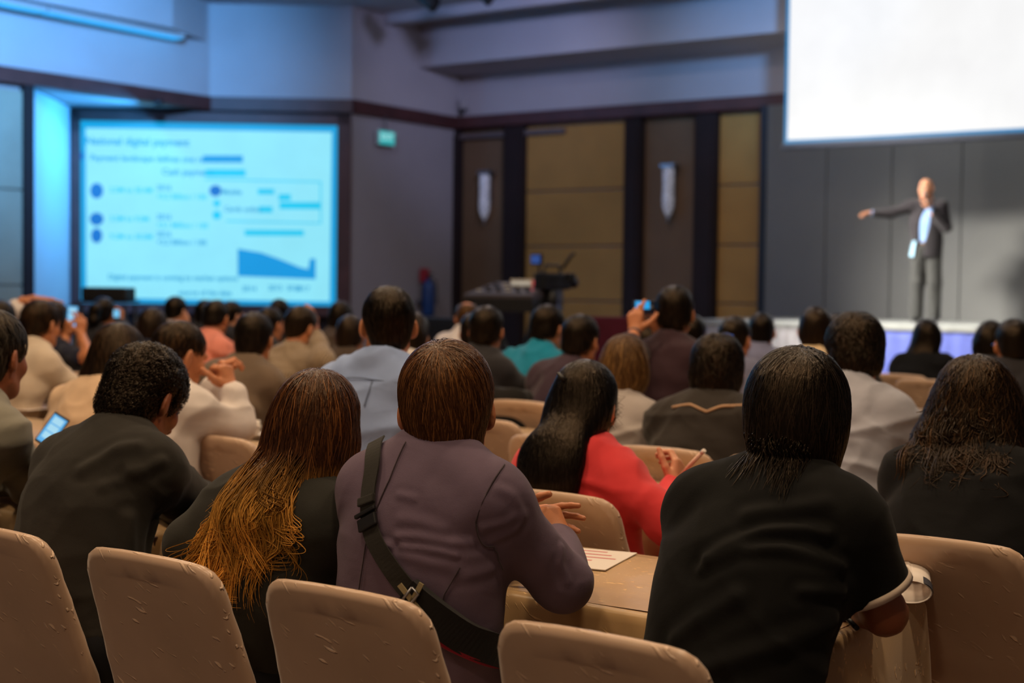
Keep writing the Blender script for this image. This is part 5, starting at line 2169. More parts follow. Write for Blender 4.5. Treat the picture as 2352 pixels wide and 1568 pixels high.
def small_phone(p):
    p.arm('R', PX(290, 770, 10.9), PX(276, 738, 11.2))
    cv_ = lambda a: p.inv @ (R3 @ Vector(a))
    p.hands.update(R=dict(wrist=p.arms['R'][1], fwd=cv_((-.1, 1, -.1)), back=cv_((.5, .1, .8)), thumb=cv_((-1, .2, .1)), curls=GRIP))


bg('woman with dark hair tied up holding a small lit phone', 'woman with hair tied up', 236, 682, 11.2, F_dark, ('short', H_jet), .2, 20, 4, seed=15, sw=.15, extra=ponytail, setup=small_phone)


def cheek_hand(dx):
    def f(p):
        el_ = p.shR + np.array((.08, .12, -.18))
        w_ = p.hp((.085, .05, -.12))
        p.arm('R', el_, w_, world=False)
        cv_ = lambda a: p.inv @ (R3 @ Vector(a))
        p.hands.update(R=dict(wrist=w_, fwd=cv_((.05, 1, -.1)), back=cv_((.9, 0, .3)), thumb=cv_((0, .2, 1)), curls=RELAX))
    return f


bg('man with black hair in a white collar resting his cheek on a hand', 'man resting his cheek', 402, 680, 12.2, F_white, ('short', H_jet), .2, 10, 8, seed=16, setup=cheek_hand(0), collar=F_white, sk='fair')
bg('person with dark hair left of the salmon pink shirt in the far rows', 'person left of the pink shirt', 470, 688, 12.0, F_dark, ('short', H_jet), .2, 15, 5, seed=17)
bg('person with dark hair right of the salmon pink shirt in the far rows', 'person right of the pink shirt', 531, 691, 12.3, F_dark, ('short', H_jet), .2, -10, 5, seed=18, sk='fair')
bg('person with a dark head against the slide between pink and checked shirts', 'person against the slide', 640, 686, 12.6, F_dark, ('short', H_jet), .2, 15, 5, seed=19)
bg('man in a dark top just left of the checked shirt', 'man left of the checked shirt', 618, 704, 10.2, F_dark, ('short', H_jet), .2, 0, 6, seed=20)
bg('person with dark hair at the corner of the lit slide', 'person at the slide corner', 781, 690, 11.0, F_brownj, ('mop', H_black), .2, 15, 5, seed=21)
bg('person in a dark brown jacket beside the pale blue shirt', 'person in dark brown', 803, 722, 9.0, F_brownj, ('mop', H_dbrown), .2, 20, 5, seed=22, sw=.155)
bg('woman with dark hair half hidden behind the pale blue shirt', 'woman behind the pale blue shirt', 948, 716, 8.4, F_white, ('long', H_dbrown), .2, 10, 5, seed=23, sw=.15, sk='fair', extra=bob)
bg('balding man in a white shirt near the mixing desk', 'balding man', 1071, 690, 11.0, F_white, ('crop', H_mid), .2, 30, 0, seed=24, bald=((0, -.02, .15), (.075, .085, .06)), collar=F_white)
bg('person in a dark top behind the dark suit', 'person behind the dark suit', 1088, 716, 8.8, F_dpurple, ('short', H_black), .2, 20, 5, seed=25)
bg('person with dark hair behind the man with the camera', 'person behind the camera man', 1588, 722, 8.6, F_dark, ('short', H_jet), .2, 25, 5, seed=26)
bg('person with dark hair below the raised camera', 'person below the raised camera', 1490, 742, 8.2, F_dark, ('mop', H_jet), .2, 15, 5, seed=27, sw=.15)
bg('man with short black hair in a slate collar in front of the white skirt', 'man in slate', 1747, 717, 9.4, F_slate, ('short', H_jet), .2, 25, 4, seed=28, collar=F_slate)
bg('person with dark hair between the beige and grey shirts', 'person between beige and grey', 1926, 718, 8.2, F_dark, ('mop', H_black), .2, 20, 4, seed=29)


def far_long(d, s):
    d.chain([s.hp((0, -.055, -.01)), s.C + np.array((0, -.085, -.13)), s.C + np.array((0, -.12, -.24))], [.088, .10, .09], flat=.55, k=.05)


bg('woman with long straight black hair in front of the blue lit stage skirt', 'woman below the stage', 2126, 732, 9.8, F_blouse, ('long', H_jet), .16, 32, 2, seed=30, sw=.15, extra=far_long, sk='fair', length=.25)
bg('woman with dark bobbed hair next to the blue framed glasses', 'woman beside the blue glasses', 2276, 735, 8.7, F_dark, ('long', H_jet), .2, 5, 4, seed=31, sw=.15, sk='fair', extra=bob)
bg('person with dark hair touching the left edge below the panelled wall', 'person touching the left edge', -2, 688, 8.8, F_dark, ('short', H_jet), .2, 15, 5, seed=32)


# ================================================================== speaker on the stage
def speaker():
    base = PX(2124, 740, 17.75)
    e = empty('person', (base.x, base.y, STZ), math.radians(-163), 'speaker in a dark suit on the stage with outstretched arm and microphone', 'person')
    hs = 1.0
    Rh = Matrix.Rotation(math.radians(-28), 3, 'Z') @ Matrix.Rotation(math.radians(4), 3, 'Y') @ Matrix.Rotation(math.radians(4), 3, 'X')
    Rn = np.array(Rh)
    C = np.array((.02, .02, 1.645))
    hp = lambda p: C + Rn @ np.array(p, float)
    hip, ch_, sh_c = np.array((0, 0, .95)), np.array((.01, -.005, 1.22)), np.array((.015, -.01, 1.42))
    shR, shL = np.array((.19, -.01, 1.43)), np.array((-.165, .0, 1.43))
    elR, wrR = np.array((.43, .04, 1.345)), np.array((.64, .12, 1.345))
    elL, wrL = np.array((-.23, .06, 1.17)), np.array((-.045, .20, 1.385))

    def trunk(d, f=1.0, a=1.0, short=1.0):
        d.seg(hip, ch_, .150 * f, .165 * f, .66, k=.06)
        d.seg(ch_, sh_c, .165 * f, .13 * f, .62, k=.06)
        d.seg(shL, shR, .056 * f, k=.05)
        for s_ in (shL, shR):
            d.seg(sh_c + np.array((0, 0, .06)), s_, .045, .05, k=.05)
        for s_, el, wr in ((shR, elR, wrR), (shL, elL, wrL)):
            d.seg(s_, el, .056 * a, .046 * a, k=.04)
            d.seg(el, el + (wr - el) * short, .046 * a, .036 * a, k=.02)
    d = SDF()
    V0, F0 = HEAD['hi']
    parts = [(V0 @ Rn.T + C, F0)]
    trunk(d, .92, .85)
    d.seg(sh_c, hp((0, -.035, -.1)), .05, .048, k=.03)
    for q in (-1, 1):
        d.seg((q * .09, 0, .9), (q * .10, .02, .5), .08, .055, k=.04)
        d.seg((q * .10, .02, .5), (q * .105, -.01, .08), .052, .038, k=.03)
    parts.append(d.surface(.014))
    for wr, el, f, b, th, cu in ((wrR, elR, (1, .15, -.03), (0, -.35, .9), (0, 1, .3), [(.25, .3, .2), (.3, .35, .2), (.35, .4, .2), (.4, .4, .2)]),
                                 (wrL, elL, (.25, .15, .95), (-.6, .75, 0), (.7, .5, 0), [(1.0, 1.1, .6)] * 4)):
        d = SDF()
        d.seg(el + (wr - el) * .6, wr, .034, .026, k=.02)
        hand_prims(d, wr, f, b, th, cu)
        parts.append(d.surface(.0045))
    V, F = merge(parts)
    link('body', npmesh('body', V, F), SKIN['fair'], e)
    # trousers
    d = SDF()
    d.seg((-.07, 0, .93), (.07, 0, .93), .105, .105, .8, k=.05)
    for q in (-1, 1):
        d.seg((q * .085, 0, .9), (q * .10, .02, .5), .100, .088, k=.04)
        d.seg((q * .10, .02, .5), (q * .105, -.005, .04), .087, .080, k=.03)
    d.cut((0, 0, -1), -.035)
    d.cut((0, 0, 1), 1.0)
    V, F = d.surface(.010)
    N = vnormals(V, F)
    V = V + N * ((noise3(V * np.array((16, 16, 7)), 5) - .5) * .016)[:, None]
    link('trousers', npmesh('trousers', V, F), fabric('trousers_grey', (64, 64, 63), .8), e)
    d = SDF()
    for q in (-1, 1):
        d.seg((q * .105, -.05, .04), (q * .125, .16, .03), .042, .034, k=.02)
    d.cut((0, 0, -1), -.002)
    link('shoes', npmesh('shoes', *d.surface(.009)), black_plastic, e)
    # shirt and jacket
    d = SDF()
    trunk(d, 1.0, .95, .99)
    d.off = .006
    d.cut((0, 0, -1), -.985)
    d.cut((0, .25, .97), 1.47)
    V, F = d.surface(.010)
    link('shirt', npmesh('shirt', V, F), fabric('shirt_sky_blue', (150, 186, 240), .7), e)
    d = SDF()
    trunk(d, 1.06, 1.1, .88)
    d.seg((0, -.005, 1.0), (0, -.005, .80), .165, .172, .74, k=.05)
    d.off = .014
    d.cut((0, 0, -1), -.80)
    d.cut((0, .2, .98), 1.485)
    # open front: a slanting wedge
    d.pr.append(('e', (np.array((.028, .20, 1.19)), np.array((.084, .16, .37)), np.array(Matrix.Rotation(math.radians(-9), 3, 'Y'))), .012, -1, np.array((-1, -1, -1.)), np.array((2, 2, 3.))))
    d.pr.append(('e', (np.array((.075, .20, .88)), np.array((.075, .19, .17)), np.eye(3)), .012, -1, np.array((-1, -1, -1.)), np.array((2, 2, 3.))))
    V, F = d.surface(.009)
    N = vnormals(V, F)
    V = V + N * ((noise3(V * np.array((9, 9, 12)), 15) - .5) * .010)[:, None]
    link('jacket', npmesh('jacket', V, F), fabric('suit_speaker_grey', (52, 48, 52), .85), e)
    # lining of the flaring jacket front
    m = MB().poly([(.125, .10, 1.0), (.16, .09, 1.0), (.20, .085, .82), (.15, .10, .80)], (0, .012, 0))
    m.build('jacket_lining', fabric('lining_pale_blue', (170, 214, 240), .6), e)
    # close cropped hair at sides and back
    d = SDF()
    d.ell(hp((0, -.02, .036)), (.0785, .098, .088), Rn, k=.03)
    d.ell(hp((0, -.05, -.03)), (.066, .054, .062), Rn, k=.03)
    nn = Rn @ np.array((0, .95, .31))
    d.cut(nn, -.012 + np.dot(nn, C))
    nn = Rn @ np.array((0, .45, -.89))
    d.cut(nn, .032 + np.dot(nn, C))
    V, F = d.surface(.006)
    link('hair', npmesh('hair', V, F, attrs=dict(lock=np.full(len(V), .3), along=np.zeros(len(V)))), H_black, e)
    mw = plain('eye_white', (225, 220, 215), .25)
    md = plain('eye_dark', (25, 18, 14), .25)
    for q in (-1, 1):
        ey = MB().lathe([(.002, -.0118), (.008, -.009), (.012, 0), (.008, .009), (.002, .0118)], n=12).build('eye', mw, e, hp((q * .031, .081, .003)))
        i = MB().lathe([(.0055, 0), (.004, .003), (.001, .0042)], n=10, axis='Y').build('iris', md, ey, Rn @ np.array((0, .0098, 0)))
        i.rotation_euler = Rh.to_euler()
        MB().tube([hp((q * .015, .098, .022)), hp((q * .032, .098, .026)), hp((q * .048, .086, .021))], .004, 6).build('eyebrow', H_black, e)
    # microphone
    me = empty('microphone', e.location, e.rotation_euler.z, 'handheld microphone at the speaker mouth', 'microphone')
    gp = wrL + np.array((.035, .045, .075))
    tip = gp + np.array((.03, -.02, .10))
    MB().tube([gp - np.array((.02, -.02, .07)), gp, gp + (tip - gp) * .6], [.011, .012, .016], 10).build('handle', black_plastic, me)
    MB().lathe([(.004, -.024), (.018, -.016), (.024, 0), (.018, .016), (.004, .024)], tuple(tip), 14).build('grille', steel, me)


speaker()

# cuff trim of the polo shirt
ring_on_arm(POLO, CUFF_ARGS[0], CUFF_ARGS[1], .0725, .014, M_cuff, 'cuff_trim')

# ================================================================== far fittings
def PU(x, y, u):
    r = R3 @ Vector(((x - 1176) / FPX, -(y - 784) / FPX, -1.0))
    return CAMP + r * (u / r.x)


# exit sign on the short return wall
p0 = PU(885, 317, -14.32)
ex = empty('exit_sign', p0, 0, 'lit green exit sign high on the pale return wall', 'sign')
MB().box((-.03, -.19, -.11), (.03, .19, .11), bevel=.008).build('housing', plain('sign_housing', (190, 195, 195), .5), ex)
MB().box((.03, -.18, -.10), (.036, .18, .10)).build('face', glow('exit_teal', (50, 190, 195), 0.75), ex)
c = bpy.data.curves.new('lettering', 'FONT')
c.body = 'EXIT'
c.size = .15
c.align_x = 'CENTER'
c.align_y = 'CENTER'
c.extrude = .001
c.materials.append(glow('exit_letters', (190, 245, 245), 0.9))
o = text_mesh(c)
o.parent = ex
o.matrix_local = Matrix.Translation((.038, 0, .01)) @ Matrix(((0, 0, 1, 0), (1, 0, 0, 0), (0, 1, 0, 0), (0, 0, 0, 1)))
MB().tube([(0, 0, .11), (0, 0, 3.99 - p0.z)], .012, 6).build('hanger', steel, ex)

# notice and extinguisher on the same wall
p0 = PU(975, 632, -14.33)
nt = MB().box((-.01, -.11, -.11), (.012, .11, .11), bevel=.003).build('notice', plain('notice_red', (170, 50, 66), .5), None, p0)
tag(nt, 'small red notice plate above the blue cylinder on the wall', 'notice')
p0 = PU(984, 680, -14.22)
fe = empty('gas_cylinder', (p0.x, p0.y, p0.z - .32), 0, 'dark blue cylinder mounted on the pale return wall', 'extinguisher')
blue_c = plain('cylinder_blue', (22, 62, 120), .35)
MB().lathe([(.02, 0), (.095, .01), (.10, .04), (.10, .46), (.085, .53), (.04, .57), (.035, .60)], n=18).build('body', blue_c, fe)
MB().tube([(0, 0, .6), (0, 0, .66), (.05, .04, .68)], .018, 8).build('valve', black_plastic, fe)
MB().tube([(0, 0, .64), (.09, .08, .55), (.10, .09, .30), (.10, .08, .2)], .012, 6).build('hose', black_plastic, fe)
MB().box((-.2, -.12, .2), (-.08, .12, .26)).build('bracket', steel, fe)

# security camera over the rail at the left
p0 = PX(52, 150, 19.2)
cc = empty('security_camera', p0, math.radians(-40), 'small white security camera above the dark rail', 'camera')
wh = plain('camera_white', (170, 165, 168), .5)
MB().tube([(-.13, .0, -.16), (-.1, 0, -.10), (-.06, 0, -.02), (0, 0, .02)], .022, 8).build('bracket', wh, cc)
MB().box((-.12, -.06, .0), (.16, .06, .10), bevel=.02).build('housing', wh, cc)
MB().lathe([(.03, 0), (.035, .02), (.02, .03)], (.16, 0, .05), 12, 'X').build('lens', black_plastic, cc)
p0 = PV(1062, 250, 18.85)
sp = empty('wall_sensor', p0, 0, 'small pale sensor on the upper wall corner by the rail', 'sensor')
MB().box((-.05, -.03, .0), (.05, .15, .17), bevel=.01).build('housing', wh, sp)
MB().lathe([(.05, 0), (.06, -.03), (.035, -.07), (.01, -.08)], (0, 0, .0), 12).build('dome', black_plastic, sp)

# crystal wall sconces
cry = NT('sconce_crystal')
cry.b.inputs['Base Color'].default_value = (.75, .76, .82, 1)
cry.b.inputs['Roughness'].default_value = .15
v_ = cry.coord((1, 1, 1))
cry.l(cry.ramp(cry.noise(v_, 45, 2), [(0.35, (.25, .26, .32)), (.7, (.8, .8, .9))]), cry.b.inputs['Base Color'])
cry.l(cry.ramp(cry.noise(v_, 45, 2), [(0.35, (.25, .26, .32)), (.7, (.8, .8, .9))]), cry.b.inputs['Emission Color'])
cry.b.inputs['Emission Strength'].default_value = .16
for x, y, lb in ((1113, 440, 'crystal wall sconce on the brown panel nearer the corner'), (1535, 428, 'crystal wall sconce on the brown panel nearer the stage')):
    p0 = PV(x, y, 18.82)
    s_ = empty('wall_sconce', p0, 0, lb, 'wall lamp', 'crystal wall sconces')
    MB().lathe([(.012, -.46), (.05, -.40), (.085, -.30), (.09, -.2), (.082, 0), (.088, .22), (.08, .27)], n=14).build('crystal', cry.m, s_)
    MB().box((-.12, -.06, .27), (.12, .12, .34), bevel=.012).build('top_plate', steel, s_)
    MB().box((-.05, .05, -.2), (.05, .17, .3)).build('wall_plate', steel, s_)
    MB().lathe([(.004, -.54), (.02, -.50), (.012, -.455)], n=10).build('finial', steel, s_)

# ------------------------------------------------------------------ video desk in the hall
DK = 13.2
c0 = PX(1180, 700, DK)
desk = empty('mixing_desk', (c0.x, c0.y, 0), math.radians(8), 'black mixing desk with a sloping grey top on a stand', 'mixing desk')
zt = PX(1180, 672, DK).z
dkb = plain('desk_black', (24, 24, 26), .5)
dkg = plain('desk_grey_panel', (70, 64, 68), .5)
MB().poly([(-.35, -.32, zt - .17), (.35, -.32, zt - .17), (.35, .32, zt - .17), (-.35, .32, zt - .17)], (0, 0, .12)).build('case', dkb, desk)
m = MB()
m.poly([(-.35, -.32, zt - .05), (-.35, .32, zt - .05), (-.35, .32, zt + .10), (-.35, -.32, zt - .02)], (.70, 0, 0))
m.build('console', dkg, desk)
for i in range(6):
    for j in range(3):
        y = -.2 + j * .16
        MB().box((-.28 + i * .1, y, zt - .01 + (y + .32) / .64 * .12), (-.25 + i * .1, y + .05, zt + .005 + (y + .32) / .64 * .12)).build('fader', black_plastic if (i + j) % 3 else plain('fader_white', (210, 205, 195), .5), desk)
for sx in (-1, 1):
    MB().tube([(sx * .28, -.2, 0), (sx * -.05, 0, zt - .6), (sx * -.25, .1, zt - .17)], .02, 8).build('leg', dkb, desk)
    MB().tube([(sx * .28, .22, 0), (sx * -.05, .1, zt - .6), (sx * -.25, -.1, zt - .17)], .02, 8).build('leg', dkb, desk)
pp = PX(1215, 651, DK + .1)
dev = empty('signal_box', pp, math.radians(8), 'pale switcher box with a red display on the mixing desk', 'electronics')
MB().box((-.17, -.05, -.03), (.17, .09, .04), bevel=.006).build('case', plain('switcher_pale', (190, 180, 165), .5), dev)
for i in range(4):
    MB().box((-.15 + i * .05, -.056, -.015), (-.115 + i * .05, -.049, .02)).build('button', glow('button_white', (235, 225, 205), .5), dev)
MB().box((.06, -.056, -.02), (.13, -.049, .03)).build('display', glow('display_red', (220, 70, 80), .6), dev)

c0 = PX(1268, 660, DK - .2)
vc = empty('video_camera', (c0.x, c0.y, c0.z), math.radians(-10), 'black video camera with a blue lit monitor on a tripod', 'camera')
MB().box((-.10, -.14, -.02), (.04, .20, .13), bevel=.015).build('body', black_plastic, vc)
MB().tube([(-.03, .2, .05), (-.03, .26, .05)], .045, 14).build('lens_barrel', black_plastic, vc)
MB().tube([(-.03, .26, .05), (-.03, .33, .05)], .055, 14).build('lens_hood', black_plastic, vc)
mo = MB().box((-.15, -.13, .20), (-.02, -.10, .30), bevel=.006).build('monitor', black_plastic, vc)
MB().box((-.14, -.134, .215), (-.03, -.129, .29)).build('display', glow('monitor_blue', (50, 90, 170), .6), mo)
MB().tube([(-.08, -.08, .13), (-.08, -.1, .22)], .012, 6).build('monitor_arm', black_plastic, vc)
MB().tube([(-.03, -.08, .13), (-.03, -.06, .2), (-.03, .12, .2), (-.03, .14, .13)], .014, 6).build('carry_handle', black_plastic, vc)
MB().tube([(.03, .10, .17), (.09, .16, .30), (.11, .18, .31)], .016, 8).build('shotgun_microphone', black_plastic, vc)
MB().box((.10, .05, .05), (.18, .12, .13), bevel=.01).build('lamp_head', black_plastic, vc)
MB().lathe([(.005, -.004), (.014, 0), (.005, .004)], (-.105, -.15, -.02), 10).build('tally_light', glow('tally_red', (225, 20, 40), 1.0), vc)
tp = empty('camera_tripod', (c0.x, c0.y, 0), 0, 'black tripod with pale tubes under the video camera', 'tripod')
zt2 = c0.z - .02
MB().lathe([(.05, zt2 - .16), (.06, zt2 - .1), (.05, zt2 - .02), (.03, zt2)], n=14).build('fluid_head', black_plastic, tp)
MB().tube([(-.05, -.05, zt2 - .06), (.05, -.35, zt2 - .22)], .012, 6).build('pan_bar', black_plastic, tp)
for k in range(3):
    a = math.radians(30 + 120 * k)
    d_ = Vector((math.cos(a), math.sin(a), 0))
    lg = MB().tube([d_ * .04 + Vector((0, 0, zt2 - .14)), d_ * .26 + Vector((0, 0, zt2 * .48))], .022, 8).build('leg', plain('tripod_blue_grey', (70, 84, 130), .4), tp)
    MB().tube([d_ * .25 + Vector((0, 0, zt2 * .5)), d_ * .46 + Vector((0, 0, .01))], .016, 8).build('lower_tube', black_plastic, lg)

# projector in front of the slide
c0 = PX(250, 676, 15.0)
pj = empty('projector', (c0.x, c0.y, 0), math.radians(35), 'black projector on a stand in front of the lit slide', 'projector')
z = c0.z
MB().box((-.23, -.2, z - .06), (.23, .2, z + .075), bevel=.02).build('housing', black_plastic, pj)
MB().lathe([(.05, 0), (.055, .04), (.04, .05)], (.1, .2, z), 14, 'Y').build('lens', steel, pj)
MB().box((-.26, -.24, z - .08), (.26, .24, z - .06)).build('tray', dkb, pj)
for sx in (-1, 1):
    for sy in (-1, 1):
        MB().tube([(sx * .22, sy * .2, 0), (sx * .22, sy * .2, z - .1)], .018, 6).build('leg', dkb, pj)

# black cabinet by the wall and a maroon chair back
c0 = PX(1005, 757, 17.0)
cb = empty('cabinet', (c0.x, c0.y, 0), math.radians(10), 'black equipment cabinet standing below the corner wall', 'cabinet')
zc = PX(1005, 729, 17.0).z
MB().box((-.40, -.25, 0), (.40, .25, zc), bevel=.01).build('body', dkb, cb)
for sx in (-1, 1):
    dr = MB().box((sx * .2 - .185, -.27, .1), (sx * .2 + .185, -.25, zc - .05), bevel=.004).build('door', dkb, cb)
    MB().tube([(sx * .04, -.285, zc * .5), (sx * .04, -.285, zc * .6)], .008, 6).build('handle', steel, dr)
c0 = PX(1392, 735, 13.0)
mc = empty('side_chair', (c0.x, c0.y, 0), math.radians(20), 'maroon upholstered chair standing by the gold panels', 'chair')
mar = fabric('upholstery_maroon', (78, 20, 40), .8)
MB().box((-.24, .2, .55), (.24, .26, c0.z + .03), bevel=.025).build('backrest', mar, mc)
MB().box((-.25, -.25, .42), (.25, .25, .5), bevel=.025).build('seat', mar, mc)
for sx in (-1, 1):
    MB().tube([(sx * .22, -.22, 0), (sx * .22, -.22, .43)], .014, 6).build('leg', steel, mc)
    MB().tube([(sx * .22, .25, 0), (sx * .22, .22, .9)], .014, 6).build('leg', steel, mc)

# ================================================================== small things in the audience
def ori(o, p, right, up, normal):
    o.matrix_world = Matrix.Translation(Vector(p)) @ Matrix((Vector(right).normalized(), Vector(up).normalized(), Vector(normal).normalized())).transposed().to_4x4()


cr, cu, cn = R3 @ Vector((1, 0, 0)), R3 @ Vector((0, 1, 0)), R3 @ Vector((0, 0, 1))


def phone(name, p, w, h, up, label, cat='phone', glowc=(90, 180, 240), lines=True, group=None):
    up = Vector(up).normalized()
    n_ = (cn - up * cn.dot(up)).normalized()
    r_ = up.cross(n_)
    e = empty(name, p, 0, label, cat, group)
    ori(e, p, r_, up, n_)
    MB().box((-w / 2, -h / 2, -.004), (w / 2, h / 2, .004), bevel=.003).build('case', black_plastic, e)
    sc_ = MB().box((-w / 2 + .004, -h / 2 + .008, .0035), (w / 2 - .004, h / 2 - .008, .0048)).build('display', glow('phone_%d_%d_%d' % glowc, glowc, .9), e)
    if lines:
        for k in range(3):
            MB().box((-w / 2 + .012, h * (.28 - .24 * k) - .012, .0048), (w / 2 - .012, h * (.28 - .24 * k) + .012, .0054)).build('picture', glow('phone_pic', (170, 225, 250), .9), sc_)
    return e


phone('phone', PX(166, 727, 9.1), .072, .150, cu + cr * .10, 'bright lit phone held up in front of the dark niche edge')
phone('phone', PX(268, 720, 11.15), .055, .075, cu, 'small round looking lit phone held below the projector', lines=False, glowc=(120, 205, 250))

# compact camera held up
e = empty('compact_camera', PX(1478, 705, 6.95), 0, 'compact camera with a bright blue display held up high', 'camera')
ori(e, PX(1480, 706, 6.95), cr, cu, cn)
cbm = plain('camera_dark_blue', (16, 26, 56), .4)
MB().box((-.055, -.034, -.013), (.055, .034, .013), bevel=.006).build('body', cbm, e)
MB().box((-.045, -.008, .0125), (.025, .030, .0145)).build('display', glow('camera_screen', (20, 165, 235), .95), e)
MB().lathe([(.026, 0), (.025, -.02), (.02, -.03)], (.0, .0, -.013), 14).build('lens', black_plastic, e)
MB().lathe([(.01, 0), (.01, .005), (.008, .007)], (.035, 0.0, .013), 12).build('dial', steel, e)

# watch of the camera man
p = CAMGUY
el, wr = p.arms['L']
ring_on_arm(p, wr - (wr - el) * .12, (wr - el) / np.linalg.norm(wr - el), .030, .018, plain('watch_strap', (40, 48, 70), .5), 'bracelet')

paper = plain('paper_white', (232, 222, 214), .7, var=.02)
ink = plain('ink_red', (205, 90, 100), .7)
inkb = plain('ink_dark', (40, 44, 58), .6)


def sheet(p, w, h, rz, label, name='paper', cat='paper', group=None, lines=4, mat=None, lmat=None):
    e = empty(name, (p[0], p[1], .757), rz, label, cat, group)
    MB().box((-w / 2, -h / 2, 0), (w / 2, h / 2, .002)).build('page', mat or paper, e)
    for k in range(lines):
        MB().box((-w * .38, h * (.36 - .16 * k), .002), (w * (.1 + .28 * ((k * 7) % 3) / 2), h * (.36 - .16 * k) + .008, .0024)).build('print', lmat or ink, e)
    return e


q = PZ(1352, 1283, .757)
sheet(q, .17, .24, math.radians(12), 'printed sheet lying by the elbow of the aubergine jacket')
q = PZ(385, 1165, .757)
sheet(q, .21, .29, math.radians(-20), 'white sheet under the arm of the curly haired man')
q = PZ(1350, 890 + 5, .757)
q = PZ(1225, 893, .757)
sheet(q, .21, .29, 0, 'pale sheet on the table behind the dark suit jacket')
q = PZ(60, 935, .757)
sheet(q, .3, .3, .2, 'white papers on the table beside the cream blazer')
q = PZ(2130, 968, .757)
sheet(q, .3, .22, .1, 'bluish sheet on the table beside the crumpled grey shirt', mat=plain('paper_blue', (120, 150, 220), .6))
q = PZ(1965, 845, .757)
q = PZ(2060, 862, .757)
table(q.x - .9, q.x + .9, q.y - .3, q.y + .3, 'golden satin tablecloth of the far table below the stage', seed=55)
sheet(q, .35, .25, 0, 'papers lying on the far table below the stage skirt', mat=plain('paper_blue', (120, 150, 220), .6))

# lit phone lying on the table of the clasped hands man
q = PZ(472, 990, .757)
e = empty('tablet', (q.x, q.y, .757), .5, 'small tablet with a blue lit display lying between the papers', 'tablet')
MB().box((-.09, -.06, 0), (.09, .06, .008), bevel=.003).build('case', black_plastic, e)
MB().box((-.08, -.052, .008), (.08, .052, .009)).build('display', glow('tablet_blue', (70, 170, 245), .9), e)
# phone held beside the curly haired man's shoulder
phone('phone', PX(120, 988, 4.9), .06, .12, cu * .8 + cr * .5 - cn * .3, 'lit phone held beside the charcoal jacket shoulder')

# rolled magazine at the end of the first table
q = PZ(2092, 1362, .757)
e = empty('magazine', (q.x, q.y, .757), math.radians(20), 'white magazine curling up at the table end by the bare elbow', 'magazine')
V, F = [], []
n = 22
for k in range(n):
    a = -math.pi * .5 + math.pi * 1.15 * k / (n - 1)
    x, z = .045 * math.cos(a) * 1.25, .045 + .045 * math.sin(a)
    if k == 0:
        pass
    for y in (-.11, .10):
        V.append((x, y, z))
for y in (-.11, .10):
    V.append((-.13, y, .002))
prof = [(-.14, .003), (-.06, .003)] + [(.042 * math.cos(a), .027 + .024 * math.sin(a)) for a in np.linspace(-math.pi / 2, math.pi * .62, 16)]
V, F = [], []
for x, z in prof:
    for y in (-.12, .10):
        for dz in (0, .004):
            V.append((x - (dz if x > 0 else 0), y, z + (dz if x <= 0 else 0)))
for k in range(len(prof) - 1):
    a = k * 4
    F += [(a, a + 2, a + 6, a + 4), (a + 1, a + 5, a + 7, a + 3), (a, a + 4, a + 5, a + 1), (a + 2, a + 3, a + 7, a + 6)]
link('cover', npmesh('cover', np.array(V), np.array(F)), paper, e)
V2, F2 = [], []
for x, z in prof[8:14]:
    for y in (-.122, -.05):
        V2.append((x * 1.03 + .001, y, (z - .027) * 1.05 + .0275))
for k in range(5):
    F2.append((k * 2, k * 2 + 1, k * 2 + 3, k * 2 + 2))
link('printed_block', npmesh('printed_block', np.array(V2), np.array(F2)), inkb, e)

# laptop style brochure on the second row table
q = PZ(2032, 1160, .757)
e = empty('brochure', (q.x, q.y, .757), math.radians(8), 'dark brochure with orange pictures lying on the second row table', 'brochure')
MB().box((-.2, -.13, 0), (.2, .13, .006), bevel=.002).build('cover', inkb, e)
for i in range(5):
    for j in range(2):
        MB().box((-.18 + i * .072, -.115 + j * .055, .006), (-.125 + i * .072, -.07 + j * .055, .0068)).build('picture', plain('print_orange_%d' % ((i + j) % 3), [(176, 84, 44), (198, 140, 60), (120, 48, 40)][(i + j) % 3], .5), e)
MB().box((.06, .02, .006), (.17, .09, .0068)).build('print_block', paper, e)

# pen in the hand of the woman in red, pen of the polo shirt man
p = RED
hp_ = PX(1585, 1065, 4.1)
pe = empty('marker_pen', hp_, 0, 'pale pen held by the woman in red', 'pen')
a, b = PX(1562, 1092, 4.12), PX(1612, 1040, 4.05)
MB().tube([a - hp_, (a + b) / 2 - hp_, b - hp_], [.004, .0065, .0062], 8).build('barrel', plain('pen_pale', (230, 190, 170), .4), pe)
MB().tube([b - hp_, b - hp_ + (b - a) * .12], [.0068, .006], 8).build('cap', plain('pen_cap_white', (240, 228, 220), .4), pe)
hp_ = PX(1945, 1420, 2.80)
pe = empty('pen', hp_, 0, 'black pen in the fist of the man in the black polo shirt', 'pen')
a, b = PX(1928, 1402, 2.84), PX(1968, 1442, 2.74)
MB().tube([a - hp_, b - hp_], [.0055, .0055], 8).build('barrel', black_plastic, pe)
MB().tube([a - hp_ + (b - a) * .25 + cn * .006, a - hp_ + (b - a) * .55 + cn * .006], .0018, 6).build('clip', steel, pe)

# bottle with green straw near the camera man
q = PZ(1510, 935, .757)
e = empty('drink_bottle', (q.x, q.y, .757), 0, 'clear drink bottle with a green straw on the table', 'bottle')
MB().lathe([(.03, 0), (.034, .01), (.034, .10), (.028, .13), (.014, .15), (.014, .17)], n=16).build('bottle', plain('bottle_pale', (190, 205, 215), .15), e)
MB().tube([(0, 0, .15), (-.008, 0, .25)], .006, 8).build('straw', plain('straw_green', (10, 140, 80), .4), e)

